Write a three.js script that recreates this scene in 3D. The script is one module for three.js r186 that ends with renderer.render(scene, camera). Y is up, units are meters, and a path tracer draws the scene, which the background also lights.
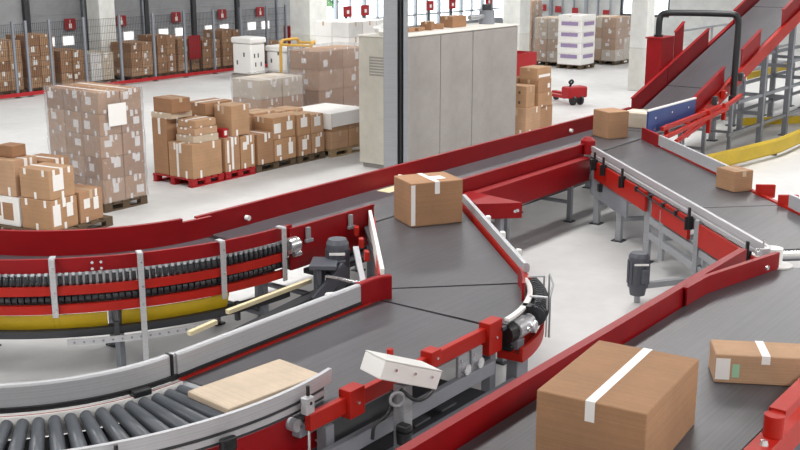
import * as THREE from 'three';
import { RoundedBoxGeometry } from 'three/addons/geometries/RoundedBoxGeometry.js';
import { mergeGeometries, toCreasedNormals } from 'three/addons/utils/BufferGeometryUtils.js';
import { RectAreaLightUniformsLib } from 'three/addons/lights/RectAreaLightUniformsLib.js';

// ------------------------------------------------------------------ camera, sky, lamps, exposure
const scene = new THREE.Scene();
const camera = new THREE.PerspectiveCamera(23.12, 800 / 450, 0.1, 300);
camera.position.set(0, 4, 0);
camera.rotation.order = 'YXZ';
camera.rotation.set(-Math.atan(279 / 1100), THREE.MathUtils.degToRad(37), 0);
const renderer = new THREE.WebGLRenderer({ antialias: true });
renderer.toneMapping = THREE.LinearToneMapping;
renderer.toneMappingExposure = 1.0;
renderer.shadowMap.enabled = true;
renderer.shadowMap.type = THREE.PCFSoftShadowMap;
RectAreaLightUniformsLib.init();
scene.background = new THREE.Color().setRGB(3.2, 3.5, 3.7);      // bright overcast sky outside the windows
const LAMP = { power: 19.5, glow: 3, color: [1, 0.99, 0.97], y: 7.9, w: 1.1, l: 7,
  xs: [-20.7, -8.25, 4.2], zs: [1.5, -8.5, -18.5, -28.5, -38.5] };

// ------------------------------------------------------------------ random, textures, materials
let seed = 7;
const rnd = () => { seed = (seed * 1664525 + 1013904223) >>> 0; return seed / 4294967296; };
const rr = (a, b) => a + (b - a) * rnd();
function noiseGrid(n, oct) {          // tileable value noise
  const out = new Float32Array(n * n);
  let amp = 1, tot = 0;
  for (const cells of oct) {
    const g = new Float32Array(cells * cells); for (let i = 0; i < g.length; i++) g[i] = rnd();
    for (let y = 0; y < n; y++) for (let x = 0; x < n; x++) {
      const fx = x / n * cells, fy = y / n * cells, ix = Math.floor(fx), iy = Math.floor(fy);
      let tx = fx - ix, ty = fy - iy; tx = tx * tx * (3 - 2 * tx); ty = ty * ty * (3 - 2 * ty);
      const a = g[(iy % cells) * cells + ix % cells], b = g[(iy % cells) * cells + (ix + 1) % cells];
      const c = g[((iy + 1) % cells) * cells + ix % cells], d = g[((iy + 1) % cells) * cells + (ix + 1) % cells];
      out[y * n + x] += amp * (a + (b - a) * tx + (c - a) * ty + (a - b - c + d) * tx * ty);
    }
    tot += amp; amp *= 0.6;
  }
  for (let i = 0; i < out.length; i++) out[i] /= tot;
  return out;
}
function tex(n, f, rx, ry, srgb = true) {
  const d = new Uint8Array(n * n * 4);
  for (let y = 0; y < n; y++) for (let x = 0; x < n; x++) {
    const c = f(x, y, y * n + x), i = (y * n + x) * 4;
    for (let k = 0; k < 3; k++) d[i + k] = Math.max(0, Math.min(255, Math.round(c[k] * 255)));
    d[i + 3] = 255;
  }
  const t = new THREE.DataTexture(d, n, n);
  t.wrapS = t.wrapT = THREE.RepeatWrapping; t.magFilter = THREE.LinearFilter; t.minFilter = THREE.LinearMipmapLinearFilter;
  t.generateMipmaps = true; t.repeat.set(rx, ry); if (srgb) t.colorSpace = THREE.SRGBColorSpace; t.needsUpdate = true;
  return t;
}
const nA = noiseGrid(256, [4, 11, 32, 90]), nB = noiseGrid(256, [40, 90, 128]), nC = noiseGrid(256, [3, 7, 16]);
const grainX = (() => { const o = new Float32Array(65536); for (let y = 0; y < 256; y++) { const r = rnd(), r2 = rnd(); for (let x = 0; x < 256; x++) o[y * 256 + x] = 0.6 * r + 0.4 * (r2 * 0.5 + nB[y * 256 + x] * 0.5); } return o; })();
const mono = (v) => [v, v, v];
const cardTex = tex(256, (x, y, i) => mono(0.86 + 0.1 * nA[i] + 0.1 * (grainX[i] - 0.5)), 1.4, 1.4);
const floorTex = tex(256, (x, y, i) => { const v = 0.88 + 0.12 * nA[i] + 0.05 * (nB[i] - 0.5); return [v, v * 0.999, v * 0.995]; }, 0.13, 0.13);
const floorRough = tex(256, (x, y, i) => mono(0.3 + 0.35 * nC[i] + 0.1 * nB[i]), 0.21, 0.21, false);
const beltTex = tex(256, (x, y, i) => mono(0.72 + 0.2 * grainX[(x % 256) * 256 + (y >> 3)] + 0.16 * (nA[i] - 0.5)), 0.9, 0.35);
const weaveTex = tex(64, (x, y) => mono(((x >> 1) + (y >> 1)) % 2 ? 0.6 : 0.4), 60, 60, false);
const paintTex = tex(256, (x, y, i) => mono(0.9 + 0.12 * (nA[i] - 0.2)), 0.8, 0.8);
const brushTex = tex(256, (x, y, i) => mono(0.82 + 0.18 * grainX[i]), 2, 4);
const wrinkle = tex(256, (x, y, i) => mono(0.5 + 0.9 * (Math.abs(nA[i] - 0.5) * 2 - 0.2)), 1.1, 0.9, false);
const woodTex = tex(256, (x, y, i) => mono(0.75 + 0.25 * grainX[i]), 1, 6);
const S = (hex, o = {}) => { const { phys, ...p } = o; const m = phys ? new THREE.MeshPhysicalMaterial({ color: hex, roughness: 0.6, ...p }) : new THREE.MeshStandardMaterial({ color: hex, roughness: 0.6, ...p }); return m; };
const M = {
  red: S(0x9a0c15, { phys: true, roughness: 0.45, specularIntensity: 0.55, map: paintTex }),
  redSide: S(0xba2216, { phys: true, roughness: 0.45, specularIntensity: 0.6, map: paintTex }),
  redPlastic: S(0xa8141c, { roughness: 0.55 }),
  belt: S(0x615f64, { roughness: 0.4, map: beltTex, bumpMap: weaveTex, bumpScale: 0.0004 }),
  alu: S(0xd6d6da, { roughness: 0.42, metalness: 0.35, map: brushTex }),
  steel: S(0xb0b3b8, { roughness: 0.45, metalness: 0.3, map: brushTex }),
  greyPaint: S(0x8f939b, { roughness: 0.5, map: paintTex }),
  motor: S(0x5a5d66, { roughness: 0.45, map: paintTex }),
  darkSteel: S(0x37383c, { roughness: 0.5 }),
  black: S(0x1c1d20, { roughness: 0.42 }),
  blackRib: S(0x33353a, { roughness: 0.33 }),
  roller: S(0x54585e, { roughness: 0.35, metalness: 0.2 }),
  chrome: S(0xe6e6e8, { roughness: 0.25, metalness: 0.8 }),
  white: S(0xf1efec, { roughness: 0.5 }),
  whitePaint: S(0xebe9e6, { roughness: 0.6, map: paintTex }),
  blue: S(0x2c4a8c, { roughness: 0.5, map: paintTex }),
  yellow: S(0xd8b61d, { roughness: 0.5, map: paintTex }),
  cream: S(0xe3d6b0, { roughness: 0.6 }),
  cabinetLight: S(0xd3cfc3, { roughness: 0.55, map: paintTex }),
  cabinetGrey: S(0xa5a09c, { roughness: 0.55, map: paintTex }),
  cabinetTop: S(0xece8df, { roughness: 0.6 }),
  wood: S(0xb59a75, { roughness: 0.85, map: woodTex }),
  darkWood: S(0x6d5a45, { roughness: 0.9, map: woodTex }),
  tapeWhite: S(0xf0edea, { roughness: 0.4 }),
  tapeClear: S(0xc9b193, { roughness: 0.25 }),
  stickerGreen: S(0x9fc9a8, { roughness: 0.5 }),
  purple: S(0x9a86ae, { roughness: 0.5 }),
  film: S(0xf4f4f6, { phys: true, transmission: 0.9, roughness: 0.18, thickness: 0, ior: 1.6, bumpMap: wrinkle, bumpScale: 0.05, side: THREE.DoubleSide }),
  glass: S(0xffffff, { phys: true, transmission: 1, roughness: 0.02, thickness: 0, ior: 1.45 }),
  floor: S(0xdedede, { roughness: 1, map: floorTex, roughnessMap: floorRough }),
  roof: S(0x7d7f82, { roughness: 0.8 }),
  wall: S(0xd8d8d6, { roughness: 0.85, map: paintTex }),
  wallGrey: S(0xa9abae, { roughness: 0.8, map: paintTex }),
  dockDoor: S(0x9b9da1, { roughness: 0.6, map: paintTex }),
  column: S(0xeff0ec, { roughness: 0.8, map: paintTex }),
  columnFoot: S(0xe6e5de, { roughness: 0.8, map: paintTex }),
  sign: S(0x9e1018, { roughness: 0.5 }),
  foliage: S(0x5f8a5c, { roughness: 0.9 }),
  lampGlow: S(0xffffff, { emissive: new THREE.Color(...LAMP.color), emissiveIntensity: LAMP.glow }),
  lampBody: S(0xdddddd, { roughness: 0.5 }),
  doorPane: S(0xffffff, { emissive: new THREE.Color(1, 1, 1), emissiveIntensity: 1.2 }),
};
const CARD = [0xc59c77, 0xbb906d, 0xcca482, 0xb38865, 0xc0956f, 0xa97d5b].map((h) => S(h, { roughness: 0.82, map: cardTex }));
const PALE = [0xd9c4ab, 0xe0d1bd].map((h) => S(h, { roughness: 0.6, map: cardTex }));

// ------------------------------------------------------------------ object helpers
const used = {};
function numbered(n) { const k = used[n] = (used[n] ?? -1) + 1; return k ? n + '_' + String(k).padStart(3, '0') : n; }
function metric(g) {              // uv in metres from position and normal
  const p = g.attributes.position, n = g.attributes.normal, uv = new Float32Array(p.count * 2);
  for (let i = 0; i < p.count; i++) {
    const ax = Math.abs(n.getX(i)), ay = Math.abs(n.getY(i)), az = Math.abs(n.getZ(i));
    let u, v;
    if (ay >= ax && ay >= az) { u = p.getX(i); v = p.getZ(i); } else if (ax >= az) { u = p.getZ(i); v = p.getY(i); } else { u = p.getX(i); v = p.getY(i); }
    uv[i * 2] = u; uv[i * 2 + 1] = v;
  }
  g.setAttribute('uv', new THREE.BufferAttribute(uv, 2));
  return g;
}
const clean = (g) => { const q = g.index ? g.toNonIndexed() : g; for (const k of Object.keys(q.attributes)) if (!['position', 'normal'].includes(k)) q.deleteAttribute(k); return q; };
function join(list) { return list.length === 1 ? list[0] : mergeGeometries(list.map(clean)); }
function mesh(name, g, m, parent, keepUV) {
  if (Array.isArray(g)) g = join(g);
  if (!keepUV) g = metric(g);
  const o = new THREE.Mesh(g, m); o.name = name; o.castShadow = o.receiveShadow = true;
  if (parent) parent.add(o);
  return o;
}
function thing(name, label, category, group, x = 0, y = 0, z = 0, ry = 0) {
  const o = new THREE.Group(); o.name = numbered(name); o.userData = { label, category };
  if (group) o.userData.group = group;
  o.position.set(x, y, z); o.rotation.y = ry; scene.add(o); return o;
}
function solo(name, g, m, label, category, group) {
  const o = mesh(numbered(name), g, m); o.userData = { label, category }; if (group) o.userData.group = group; scene.add(o); return o;
}
function struct(name, g, m, parent) { const o = mesh(name, g, m); o.userData.kind = 'structure'; (parent || scene).add(o); return o; }
const V = (x, y, z) => new THREE.Vector3(x, y, z);
const bx = (w, h, d, x = 0, y = 0, z = 0, ry = 0) => { const g = new THREE.BoxGeometry(w, h, d); if (ry) g.rotateY(ry); g.translate(x, y, z); return g; };
const rb = (w, h, d, x = 0, y = 0, z = 0, r = 0.006, ry = 0) => { const g = new RoundedBoxGeometry(w, h, d, 1, Math.min(r, w * 0.45, h * 0.45, d * 0.45)); if (ry) g.rotateY(ry); g.translate(x, y, z); return g; };
// box from corner to corner
const b2 = (x0, x1, y0, y1, z0, z1, r = 0.006) => rb(Math.abs(x1 - x0), Math.abs(y1 - y0), Math.abs(z1 - z0), (x0 + x1) / 2, (y0 + y1) / 2, (z0 + z1) / 2, r);
const cyl = (r0, r1, h, x, y, z, seg = 16) => { const g = new THREE.CylinderGeometry(r1, r0, h, seg); g.translate(x, y, z); return g; };
function bar(a, b, r, seg = 10, r2 = r) {        // round bar between two points
  const A = V(...a), B = V(...b), d = B.clone().sub(A), g = new THREE.CylinderGeometry(r2, r, d.length(), seg);
  g.applyQuaternion(new THREE.Quaternion().setFromUnitVectors(V(0, 1, 0), d.clone().normalize()));
  const c = A.add(B).multiplyScalar(0.5); g.translate(c.x, c.y, c.z); return g;
}
function beam(a, b, w, h) {                      // square tube between two points
  const A = V(...a), B = V(...b), d = B.clone().sub(A), L = d.length(), g = new RoundedBoxGeometry(w, h, L, 1, Math.min(w, h) * 0.12);
  const m = new THREE.Matrix4().lookAt(V(0, 0, 0), d.clone().negate(), Math.abs(d.y) > 0.99 * L ? V(1, 0, 0) : V(0, 1, 0));
  g.applyMatrix4(m); const c = A.add(B).multiplyScalar(0.5); g.translate(c.x, c.y, c.z); return g;
}
function tube(pts, r, seg = 24, rad = 10, tension = 0.5) { const c = new THREE.CatmullRomCurve3(pts.map((p) => V(...p)), false, 'catmullrom', tension); return new THREE.TubeGeometry(c, seg, r, rad, false); }
// sweep a closed profile [[offset to the right of travel, height]] along a path [[x, y, z]] with mitred corners
function sweep(path, prof) {
  const n = path.length, k = prof.length, rings = [];
  for (let i = 0; i < n; i++) {
    const p = path[i], a = path[Math.max(0, i - 1)], b = path[Math.min(n - 1, i + 1)];
    const d1 = i > 0 ? norm2(p[0] - a[0], p[2] - a[2]) : norm2(b[0] - p[0], b[2] - p[2]);
    const d2 = i < n - 1 ? norm2(b[0] - p[0], b[2] - p[2]) : d1;
    let rx = -(d1[1] + d2[1]), rz = d1[0] + d2[0]; const L = Math.hypot(rx, rz); rx /= L; rz /= L;
    const cosH = rx * -d1[1] + rz * d1[0], s = 1 / Math.max(0.3, cosH);
    rings.push(prof.map(([o, h]) => [p[0] + rx * o * s, p[1] + h, p[2] + rz * o * s]));
  }
  const pos = [];
  const tri = (a, b, c) => pos.push(...a, ...b, ...c);
  for (let i = 0; i < n - 1; i++) for (let j = 0; j < k; j++) {
    const a = rings[i][j], b = rings[i][(j + 1) % k], c = rings[i + 1][(j + 1) % k], d = rings[i + 1][j];
    tri(a, b, c); tri(a, c, d);
  }
  const caps = THREE.ShapeUtils.triangulateShape(prof.map((q) => new THREE.Vector2(...q)), []);
  for (const [a, b, c] of caps) { tri(rings[0][a], rings[0][c], rings[0][b]); tri(rings[n - 1][a], rings[n - 1][b], rings[n - 1][c]); }
  const g = new THREE.BufferGeometry(); g.setAttribute('position', new THREE.Float32BufferAttribute(pos, 3));
  // orient outward
  let vol = 0; for (let i = 0; i < pos.length; i += 9) vol += pos[i] * (pos[i + 4] * pos[i + 8] - pos[i + 5] * pos[i + 7]) - pos[i + 1] * (pos[i + 3] * pos[i + 8] - pos[i + 5] * pos[i + 6]) + pos[i + 2] * (pos[i + 3] * pos[i + 7] - pos[i + 4] * pos[i + 6]);
  if (vol < 0) { const q = g.attributes.position; for (let i = 0; i < q.count; i += 3) { const t = [q.getX(i + 1), q.getY(i + 1), q.getZ(i + 1)]; q.setXYZ(i + 1, q.getX(i + 2), q.getY(i + 2), q.getZ(i + 2)); q.setXYZ(i + 2, ...t); } }
  g.computeVertexNormals();
  return toCreasedNormals(g, 0.45);
}
function norm2(x, z) { const l = Math.hypot(x, z) || 1; return [x / l, z / l]; }
const rectP = (o0, o1, h0, h1) => [[o0, h0], [o1, h0], [o1, h1], [o0, h1]];
// thin upright sheet with a folded lip on top; side = +1 lip to the right of travel
const railP = (h0, h1, side = 1, t = 0.02, lip = 0.05) => [[0, h0], [side * t, h0], [side * t, h1 - t], [side * lip, h1 - t], [side * lip, h1], [0, h1]];
function prism(pts, y0, y1) {                    // polygon in plan [[x,z]], upright
  const s = new THREE.Shape(pts.map(([x, z]) => new THREE.Vector2(x, -z)));
  const g = new THREE.ExtrudeGeometry(s, { depth: y1 - y0, bevelEnabled: false }); g.rotateX(-Math.PI / 2); g.translate(0, y0, 0); return g;
}
const arc = (cx, cz, r, a0, a1, n, y = 0) => Array.from({ length: n + 1 }, (_, i) => { const a = (a0 + (a1 - a0) * i / n) * Math.PI / 180; return [cx + r * Math.cos(a), y, cz + r * Math.sin(a)]; });
const K = Math.SQRT1_2;
const diag = (q, p) => [K * (q + p), K * (q - p)];   // along / across the 45 degree spurs -> x, z
const dia3 = (q, p, y) => { const [x, z] = diag(q, p); return [x, y, z]; };

// ------------------------------------------------------------------ the hall
const HALL = { x0: -29, x1: 9, z0: -47, z1: 7, h: 9 };
{
  const f = struct('floor', bx(HALL.x1 - HALL.x0 + 1, 0.3, HALL.z1 - HALL.z0 + 1, (HALL.x0 + HALL.x1) / 2, -0.15, (HALL.z0 + HALL.z1) / 2), M.floor);
  struct('ceiling', bx(HALL.x1 - HALL.x0 + 1, 0.3, HALL.z1 - HALL.z0 + 1, (HALL.x0 + HALL.x1) / 2, HALL.h + 0.15, (HALL.z0 + HALL.z1) / 2), M.roof);
  struct('wall_right', bx(0.3, HALL.h, HALL.z1 - HALL.z0 + 1, HALL.x1 + 0.15, HALL.h / 2, (HALL.z0 + HALL.z1) / 2), M.wall);
  struct('wall_front', bx(HALL.x1 - HALL.x0, HALL.h, 0.3, (HALL.x0 + HALL.x1) / 2, HALL.h / 2, HALL.z1 + 0.15), M.wall);
  // dock wall on the left: solid up to z = -32.6, then tall windows up to z = -46
  const X = HALL.x0 - 0.15;
  const w = struct('wall_left', [bx(0.3, HALL.h, 39.6, X, HALL.h / 2, -12.8), bx(0.3, 0.5, 14.4, X, 0.25, -39.8), bx(0.3, 4.2, 14.4, X, 6.9, -39.8)], M.wallGrey);
  for (let i = 0; i < 8; i++) {
    const z0 = -32.6 - i * 1.8, z1 = z0 - 1.8;
    const win = new THREE.Group(); win.name = 'window_' + (i + 1); win.userData.kind = 'structure'; scene.add(win);
    mesh('window_frame', [bx(0.16, 4.3, 0.1, X, 2.65, z0), bx(0.16, 0.1, 1.8, X, 0.55, (z0 + z1) / 2), bx(0.16, 0.1, 1.8, X, 4.75, (z0 + z1) / 2), bx(0.12, 0.06, 1.8, X, 1.05, (z0 + z1) / 2), bx(0.12, 4.2, 0.05, X, 2.65, (z0 + z1) / 2)], M.steel, win);
    for (const s of [-0.43, 0.43]) mesh('pane', bx(0.012, 4.1, 0.8, X, 2.65, (z0 + z1) / 2 + s), M.glass, win);
  }
  // end wall
  const e = struct('wall_back', [bx(HALL.x1 - HALL.x0, 6, 0.3, (HALL.x0 + HALL.x1) / 2, 6, HALL.z0 - 0.15), bx(6.2, 3, 0.3, -25.9, 1.5, HALL.z0 - 0.15), bx(29.4, 3, 0.3, -5.7, 1.5, HALL.z0 - 0.15), bx(2.4, 0.9, 0.3, -21.6, 0.45, HALL.z0 - 0.15)], M.wall);
  const win = new THREE.Group(); win.name = 'window_9'; win.userData.kind = 'structure'; scene.add(win);
  mesh('window_frame', [bx(2.4, 0.1, 0.14, -21.6, 0.95, HALL.z0 - 0.1), bx(2.4, 0.1, 0.14, -21.6, 2.95, HALL.z0 - 0.1), bx(0.1, 2, 0.14, -22.75, 1.95, HALL.z0 - 0.1), bx(0.1, 2, 0.14, -20.45, 1.95, HALL.z0 - 0.1)], M.darkSteel, win);
  mesh('pane', bx(2.3, 2, 0.012, -21.6, 1.95, HALL.z0 - 0.1), M.glass, win);
}
// lamps: long ceiling fittings, a glowing diffuser with an area light of the same size below it
for (const x of LAMP.xs) for (const z of LAMP.zs) {
  const t = thing('ceiling_lamp', 'long white ceiling lamp above the hall, out of view', 'lamp', 'ceiling lamps above the hall', x, LAMP.y, z);
  mesh('lamp_body', [bx(LAMP.w + 0.1, 0.12, LAMP.l + 0.1, 0, 0.08, 0), bx(0.03, 1.0, 0.03, 0, 0.6, LAMP.l * 0.4), bx(0.03, 1.0, 0.03, 0, 0.6, -LAMP.l * 0.4)], M.lampBody, t);
  mesh('diffuser', bx(LAMP.w, 0.02, LAMP.l, 0, 0.01, 0), M.lampGlow, t);
  const l = new THREE.RectAreaLight(new THREE.Color(...LAMP.color), LAMP.power, LAMP.w, LAMP.l);
  l.name = 'lamp_light'; l.position.set(x, LAMP.y - 0.03, z); l.rotation.x = -Math.PI / 2; scene.add(l);
}
// square concrete columns
function column(x, z, w, label) {
  const t = thing('concrete_column', label, 'column', null, x, 0, z);
  mesh('shaft', rb(w, HALL.h - 1.2, w, 0, 1.2 + (HALL.h - 1.2) / 2, 0, 0.02), M.column, t);
  mesh('foot', rb(w + 0.004, 1.2, w + 0.004, 0, 0.6, 0, 0.02), M.columnFoot, t);
}
column(-24.3, -27.3, 0.86, 'white square concrete column at the right end of the wire fence');
column(-19.2, -31.9, 0.66, 'white square concrete column just beyond the right edge of the grey cabinet');
column(-13.5, -29.3, 0.5, 'white square concrete column beside the red guard tower of the ramp');
column(-28.0, -21.9, 0.6, 'white square concrete column between the dock doors behind the fence');

// ------------------------------------------------------------------ conveyors
const HB = 0.95;
function legPair(parent, xa, za, xb, zb, h, m = M.greyPaint, w = 0.07) {
  for (const [x, z] of [[xa, za], [xb, zb]]) { const l = mesh('leg', rb(w, h, w, x, h / 2, z, 0.008), m, parent); mesh('foot_plate', bx(w * 1.9, 0.015, w * 1.9, x, 0.0075, z), M.darkSteel, l); }
  mesh('cross_bar', beam([xa, h * 0.35, za], [xb, h * 0.35, zb], w * 0.7, w * 0.7), m, parent);
}
function bolt(parent, x, y, z, nx, nz, r = 0.016) { mesh('bolt', bar([x, y, z], [x + nx * 0.015, y, z + nz * 0.015], r, 8), M.chrome, parent); }

// the long belt with red side walls
{
  const t = thing('belt_conveyor', 'long straight belt conveyor with dark red side walls in front of the pallets', 'conveyor');
  mesh('belt', rb(1.06, 0.035, 9.3, -8.1, HB - 0.0175, -12.55, 0.015), M.belt, t);
  mesh('back_wall', sweep([[-8.64, 0, -17.1], [-8.64, 0, -7.85]], railP(0.66, 1.18, 1)), M.red, t);
  // front wall: two lengths either side of the spur mouths
  mesh('front_wall', sweep([[-7.55, 0, -14.55], [-7.55, 0, -11.15]], railP(0.7, 1.16, -1)), M.red, t);
  mesh('front_wall', sweep([[-7.55, 0, -9.5], [-7.55, 0, -8.1]], railP(0.72, 1.17, -1, 0.02, 0.03)), M.red, t);
  mesh('side_channel', sweep([[-7.5, 0, -14.5], [-7.5, 0, -11.2]], [[0, 0.62], [-0.1, 0.62], [-0.1, 0.96], [-0.02, 0.98], [0, 0.98]]), M.red, t);
  mesh('side_channel', sweep([[-8.66, 0, -17], [-8.66, 0, -8]], rectP(0.02, 0.09, 0.6, 0.86)), M.red, t);
  mesh('slider_bed', b2(-8.55, -7.62, 0.84, 0.91, -17, -8.1), M.greyPaint, t);
  for (const z of [-16.6, -14.3, -12.5, -10.4, -8.6]) legPair(t, -8.5, z, -7.6, z, 0.84);
  for (const z of [-16, -15, -14, -13, -12, -11, -10, -9]) mesh('return_roller', bar([-8.5, 0.72, z], [-7.62, 0.72, z], 0.035, 12), M.steel, t);
  for (const [z, y] of [[-11.7, 0.66], [-13.3, 0.64]]) mesh('pipe', tube([[-7.7, y, z], [-7.65, y - 0.05, z - 0.8], [-7.7, y, z - 1.4]], 0.02, 16, 8), M.steel, t);
  for (const x of [-8.3, -7.85]) mesh('cable_tray', b2(x - 0.14, x + 0.14, 0.44, 0.5, -16.8, -8.8, 0.006), M.darkSteel, t);
  for (const [x, y] of [[-7.66, 0.58], [-7.72, 0.53], [-7.78, 0.6]]) mesh('conduit', tube([[x, y, -16.5], [x, y - 0.02, -14], [x + 0.03, y - 0.05, -12.6], [x, y, -11.4], [x, y, -9]], 0.025, 40, 8), M.greyPaint, t);
  for (const z of [-9.05, -8.35]) mesh('bracket', [bx(0.03, 0.16, 0.05, -7.5, 1.06, z), bx(0.04, 0.03, 0.1, -7.49, 1.0, z)], M.steel, t);
  for (const z of [-8.55, -11.4, -16.1]) mesh('sensor', bar([-8.61, 1.04, z], [-8.56, 1.04, z], 0.03, 12), M.white, t);
  const strip = mesh('yellow_mark', bx(0.2, 0.004, 0.9, -8.45, HB + 0.002, -11.3), M.cream, t);
  // red end knob where the front wall meets the second spur
  const kn = mesh('end_cap', [bar([-7.5, 1.0, -14.6], [-7.5, 1.2, -14.6], 0.11, 14), cyl(0.11, 0.05, 0.05, -7.5, 1.225, -14.6)], M.red, t);
  bolt(kn, -7.4, 1.08, -14.55, 1, 0, 0.03);
  mesh('junction_plate', prism([[-7.5, -11.42], [-6.62, -11.25], [-7.02, -10.85], [-7.5, -11.2]], 0.975, 0.99), M.red, t);
  mesh('junction_side', prism([[-7.45, -11.4], [-6.62, -11.24], [-7.02, -10.85], [-7.45, -11.2]], 0.8, 0.974), M.red, t);
  const jl = mesh('leg', rb(0.09, 0.8, 0.09, -6.85, 0.4, -11.1, 0.01), M.greyPaint, t); mesh('foot_plate', bx(0.16, 0.015, 0.16, -6.85, 0.0075, -11.1), M.darkSteel, jl);
  for (const z of [-11.2, -11.14]) bolt(t, -6.66, 0.9, z, 0.7, 0.7, 0.02);
}
// belt curve at its left end
{
  const t = thing('belt_curve', 'curved belt conveyor with rows of black ribbed rollers and yellow panels below', 'conveyor');
  const cx = -10.6, cz = -8.0, Ro = 3.02, Ri = 2.05, A1 = 74;
  const P = (r, y = 0, a0 = 0, a1 = A1, n = 30) => arc(cx, cz, r, a0, a1, n, y);
  mesh('belt', sweep(P((Ro + Ri) / 2), rectP(-0.52, 0.52, HB - 0.035, HB)), M.belt, t);
  mesh('back_wall', sweep(P(Ri - 0.02, 0, 11, A1), railP(0.7, 1.21, 1, 0.02, 0.05)), M.red, t);
  mesh('back_wall', sweep(P(Ri - 0.02, 0, 0, 11, 6), railP(0.7, 1.17, 1, 0.02, 0.05)), M.red, t);
  mesh('front_wall', sweep(P(Ro + 0.03, 0, -3, A1), railP(1.065, 1.2, 1, 0.02, 0.035)), M.red, t);
  mesh('slider_bed', sweep(P((Ro + Ri) / 2), rectP(-0.38, 0.38, 0.8, 0.9)), M.greyPaint, t);
  mesh('upper_strip', sweep(P(Ro + 0.06), rectP(-0.03, 0.01, 0.865, 0.95)), M.redSide, t);
  mesh('lower_strip', sweep(P(Ro + 0.06), rectP(-0.03, 0.01, 0.685, 0.77)), M.redSide, t);
  mesh('inner_plate', sweep(P(Ro - 0.1), rectP(-0.02, 0.0, 0.66, 0.94)), M.darkSteel, t);
  // ribbed guide rollers, one by one
  const rg = new THREE.CylinderGeometry(0.05, 0.05, 0.036, 12), rg2 = new THREE.TorusGeometry(0.05, 0.01, 6, 12); rg2.rotateX(Math.PI / 2);
  const roll = metric(join([rg, rg2])), roll2 = metric(new THREE.CylinderGeometry(0.045, 0.045, 0.046, 10));
  const clip = metric(bx(0.03, 0.03, 0.03));
  for (let i = 0; i < 64; i++) {
    const a = (0.6 + i * 1.13) * Math.PI / 180, dir = V(-Math.sin(a), 0, Math.cos(a)), q = new THREE.Quaternion().setFromUnitVectors(V(0, 1, 0), dir);
    const u = new THREE.Mesh(roll, M.blackRib); u.name = 'guide_roller'; u.position.set(cx + (Ro + 0.03) * Math.cos(a), 1.0, cz + (Ro + 0.03) * Math.sin(a)); u.quaternion.copy(q); u.castShadow = u.receiveShadow = true; t.add(u);
    const c = new THREE.Mesh(clip, M.steel); c.name = 'clip'; c.position.set(0.055, 0.0, 0); u.add(c);
    { const w = V(cx + (Ro + 0.06) * Math.cos(a), 1.055, cz + (Ro + 0.055) * Math.sin(a)).sub(u.position).applyQuaternion(q.clone().invert()); c.position.copy(w); c.castShadow = c.receiveShadow = true; }
    const l = new THREE.Mesh(roll2, M.blackRib); l.name = 'return_roller'; l.position.set(cx + (Ro + 0.02) * Math.cos(a), 0.817, cz + (Ro + 0.02) * Math.sin(a)); l.quaternion.copy(q); l.castShadow = l.receiveShadow = true; t.add(l);
  }
  mesh('roller_rim', sweep(P(Ro + 0.03), rectP(-0.02, 0.03, 1.052, 1.062)), M.steel, t);
  // upright aluminium straps
  for (const [a, h0] of [[1, 0.66], [15, 0.64], [30, 0.0], [44.5, 0.66], [62, 0.66]]) {
    const r = a * Math.PI / 180, x = cx + (Ro + 0.115) * Math.cos(r), z = cz + (Ro + 0.115) * Math.sin(r);
    const st = mesh('strap', [rb(0.02, 1.22 - h0, 0.055, x, (1.22 + h0) / 2, z, 0.004, -r), rb(0.1, 0.02, 0.055, x - 0.045 * Math.cos(r), 1.22, z - 0.045 * Math.sin(r), 0.004, -r)], M.alu, t);
    for (const y of [0.73, 0.9, 1.14]) bolt(st, x + 0.01, y, z, Math.cos(r), Math.sin(r), 0.01);
  }
  // yellow panels below, dark base beam, perforated grey strip
  for (const [a0, a1] of [[13, 33.5], [36, 56], [57, 72]]) mesh('yellow_panel', sweep(P(Ro + 0.02, 0, a0, a1, 10), [[0.06, 0.5], [0.072, 0.5], [0.012, 0.655], [0, 0.655]]), M.yellow, t);
  mesh('base_beam', sweep(P(Ro - 0.02, 0, -2, A1), rectP(-0.05, 0.07, 0.43, 0.5)), M.darkSteel, t);
  const ps = mesh('perforated_strip', sweep(P(Ro + 0.1, 0, 20, 43, 16), rectP(-0.01, 0.01, 0.375, 0.435)), M.alu, t);
  for (let a = 21; a < 43; a += 1.6) { const r = a * Math.PI / 180; mesh('hole', bar([cx + (Ro + 0.105) * Math.cos(r), 0.405, cz + (Ro + 0.105) * Math.sin(r)], [cx + (Ro + 0.1125) * Math.cos(r), 0.405, cz + (Ro + 0.1125) * Math.sin(r)], 0.012, 6), M.greyPaint, ps); }
  for (const a of [12, 34.6, 56.5]) { const r = a * Math.PI / 180; mesh('clamp', rb(0.05, 0.2, 0.05, cx + (Ro + 0.07) * Math.cos(r), 0.47, cz + (Ro + 0.07) * Math.sin(r), 0.01, -r), M.darkSteel, t); }
  for (const a of [3, 34, 68]) { const r = a * Math.PI / 180; legPair(t, cx + (Ro - 0.1) * Math.cos(r), cz + (Ro - 0.1) * Math.sin(r), cx + (Ri + 0.1) * Math.cos(r), cz + (Ri + 0.1) * Math.sin(r), 0.8); }
  for (const [a, y] of [[36.5, 1.16], [38, 1.16], [36.5, 1.1], [38, 1.1]]) { const r = a * Math.PI / 180; bolt(t, cx + (Ro + 0.06) * Math.cos(r), y, cz + (Ro + 0.06) * Math.sin(r), Math.cos(r), Math.sin(r), 0.014); }
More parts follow.
